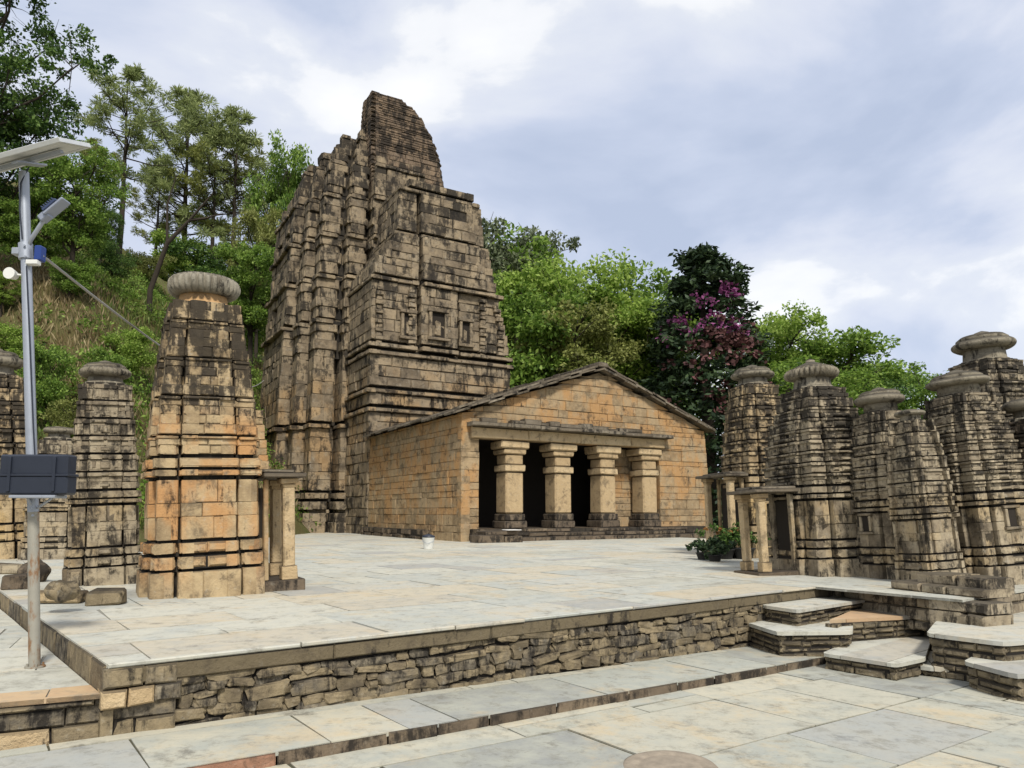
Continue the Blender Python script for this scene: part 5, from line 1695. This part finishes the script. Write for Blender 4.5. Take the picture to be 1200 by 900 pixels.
# --- the dark conifer with bougainvillea
def cypress():
    rng = np.random.default_rng(31); rr = random.Random(31)
    H, Rb = 16.0, 3.5
    Cs, rad = [], []
    for i in range(640):
        f = rr.random() ** 1.25
        z = H * (0.03 + 0.96 * f)
        prof = (1 - f) ** 0.62 * 1.02 + 0.05
        if f > 0.74: prof *= 0.85 + 0.4 * math.sin(f * 60)
        a = rr.uniform(0, 6.28)
        r = Rb * prof * (rr.uniform(0.72, 1.06) + 0.10 * math.sin(3 * a + f * 14) + 0.06 * math.sin(f * 42))
        Cs.append((math.cos(a) * r, math.sin(a) * r, z)); rad.append(rr.uniform(0.45, 0.85) * (1 - 0.35 * f))
    for (x, y, z) in ((1.25, -.3, 13.6), (1.5, -.2, 14.0), (0.2, 0, 15.6), (-.5, .2, 15.2), (0.9, 0, 14.9)):
        for _ in range(6): Cs.append((x + rr.gauss(0, .25), y + rr.gauss(0, .25), z + rr.gauss(0, .3))); rad.append(0.5)
    P, D, N, L = clumps_to_leaves(rng, np.array(Cs), np.array(rad), 34, 0.34, 0.7, 0.2)
    crown = leaf_mesh('crown', P, D, N, L, L * 0.45, LF_['cyp'])
    mb = MB(); tube(mb, [(0, 0, -.5), (0.1, 0, 5), (0, .1, 10), (0, 0, 15.3)], [.42, .3, .18, .04], 10)
    root = make_tree('flowering_conifer', (crown, mb, BARK))
    def spray(cs, rad, per, mat, ln):
        P, D, N, L = clumps_to_leaves(rng, np.array(cs), np.array(rad), per, ln, 0.9, 0.1)
        return link(bpy.data.objects.new('blossoms', leaf_mesh('blossoms', P, D, N, L, L * 0.8, mat)), root)
    cs, rd = [], []
    vx = Vector((-0.0, -1, 0))
    def on(px, z, spread, k):
        for _ in range(k):
            zz = z + rr.gauss(0, spread * .8); f = zz / H
            x = px + rr.gauss(0, spread)
            rmax = Rb * ((1 - min(.97, f)) ** 0.62 + .06) * 1.03
            x = max(-rmax * .97, min(rmax * .97, x))
            cs.append((x, -math.sqrt(max(0.05, rmax ** 2 - x * x)), zz)); rd.append(rr.uniform(.2, .42))
    on(-1.5, 11.3, .3, 9); on(-1.2, 10.9, .35, 6); on(0.2, 11.0, .4, 8); on(1.0, 10.9, .35, 8); on(0.9, 13.0, .3, 9); on(1.2, 12.2, .3, 5); on(-1.9, 10.3, .25, 4); on(-0.3, 12.0, .5, 5)
    spray(cs, rd, 11, LF_['flower'], 0.2)
    cs, rd = [], []
    on(1.6, 9.6, .9, 16); on(0.2, 9.4, 1.2, 16); on(-1.2, 7.0, 1.0, 12); on(1.5, 6.4, .9, 12); on(0.8, 10.5, .8, 12)
    spray(cs, rd, 22, LF_['dryflower'], 0.24)
    return root
cy = cypress()
q = at(822, 286, 44)
zg = gh(q.x, 44)
cy.location = (q.x, 44, zg); s_ = (q.z - zg) / 16.2; cy.scale = (s_ * 1.25, s_ * 1.25, s_)
tag(cy, 'dark conical tree covered with magenta flowers, right of the hall', 'tree', GR)

# ------------------------------------------------------------------ grass on the slope (nobody could count it)
rng = np.random.default_rng(8)
n = 150000
x = rng.uniform(-40, -9, n); y = rng.uniform(19, 62, n)
z = ground_h(x, y)
keep = (z > 0.3)
x, y, z = x[keep], y[keep], z[keep]
n = len(x)
D = unit(np.stack([rng.normal(0, .35, n), rng.normal(-.15, .35, n), np.ones(n)], 1))
L = rng.uniform(0.15, 0.5, n)
P = np.stack([x, y, z], 1) + D * (L * 0.4)[:, None]
N = unit(rng.normal(size=(n, 3)) + np.array([0, -.8, .2])); N = unit(N - D * (N * D).sum(1, keepdims=True))
patch = np.sin(x * 0.5 + 2 * np.sin(y * .2)) + np.cos(y * 0.43 + x * .2) + rng.normal(0, .5, n)
dry = ((y > 23) & (y < 33) & (x < -11.5) & (patch > -1.3)) | (patch > 1.0)
for nm, sel, mt, lb in (('dry_grass', dry, LF_['dry'], 'dry brown grass on the slope'), ('green_grass', ~dry, LF_['grass'], 'green weeds on the slope')):
    o = link(bpy.data.objects.new(nm, leaf_mesh(nm, P[sel], D[sel], N[sel], L[sel], L[sel] * 0.13, mt)))
    tag(o, lb, 'grass', kind='stuff')

rg = np.random.default_rng(21)
nc = 4200
cx_ = rg.uniform(-75, -8, nc); cy_ = rg.uniform(20, 62, nc); cz_ = ground_h(cx_, cy_)
m_ = (cz_ > 0.2) & ((np.sin(cx_ * .45 + 1.7 * np.sin(cy_ * .3)) + np.cos(cy_ * .5) + rg.normal(0, .6, nc) > 0.75) | (cy_ > 32.5) | (cy_ < 23.5) | (cx_ > -11.5))
Cs = np.stack([cx_, cy_, cz_ + 0.15], 1)[m_]
P, D, N, L = clumps_to_leaves(rg, Cs, rg.uniform(.3, .9, len(Cs)), 70, 0.16, 0.7, .4)
o = link(bpy.data.objects.new('undergrowth', leaf_mesh('undergrowth', P, D, N, L, L * .5, LF_['green'])))
tag(o, 'low green undergrowth all over the slope', 'undergrowth', kind='stuff')

# ------------------------------------------------------------------ flower pots by the right porch
POT = plain('black_pot', (0.03, 0.03, 0.03), 0.6)
def pot_plant(label, px, py, r, h, mat, flowers=None, seed=0):
    p_ = G(px, py)
    t = thing('potted_plant', label, 'plant pot', p_, 0, 'pots beside the right porch')
    mb = MB(); lathe(mb, [(r * .7, 0, 0), (r, h, 0), (r * 1.08, h, 0), (r * 1.08, h * 1.12, 0), (r * .9, h * 1.12, 0), (r * .85, h * .9, 0), (0.01, h * .9, 0)], 20)
    mb.build('pot', POT, t)
    rg = np.random.default_rng(seed)
    Cs = rg.normal(size=(16, 3)) * np.array([r * .9, r * .9, r * .6]) + np.array([0, 0, h + r * 1.1])
    P, D, N, L = clumps_to_leaves(rg, Cs, np.full(16, r * .6), 40, 0.09, 0.8, .3)
    link(bpy.data.objects.new('foliage', leaf_mesh('foliage', P, D, N, L, L * .5, mat)), t)
    if flowers:
        Cs = rg.normal(size=(7, 3)) * np.array([r * .9, r * .9, r * .2]) + np.array([0, 0, h + r * 2.0])
        P, D, N, L = clumps_to_leaves(rg, Cs, np.full(7, r * .22), 18, 0.06, 0.8, .3)
        link(bpy.data.objects.new('blossoms', leaf_mesh('blossoms', P, D, N, L, L * .8, flowers)), t)
pot_plant('low black pot of dark leaves nearest to the hall', 824, 656, 0.15, 0.14, LF_['cyp'], seed=1)
pot_plant('bushy pot plant with orange flowers by the porch pillar', 850, 655, 0.21, 0.2, LF_['deep'], leafmat('orange_petal', (0.25, 0.10, 0.03), (0.38, 0.20, 0.06), (0.45, 0.30, 0.14)), seed=2)
pot_plant('dark leafy pot plant closest to the widest shrine', 872, 655, 0.24, 0.22, LF_['deep'], seed=3)
pot_plant('small pot with drooping leaves in front of the porch step', 838, 658, 0.15, 0.13, LF_['cyp'], seed=4)
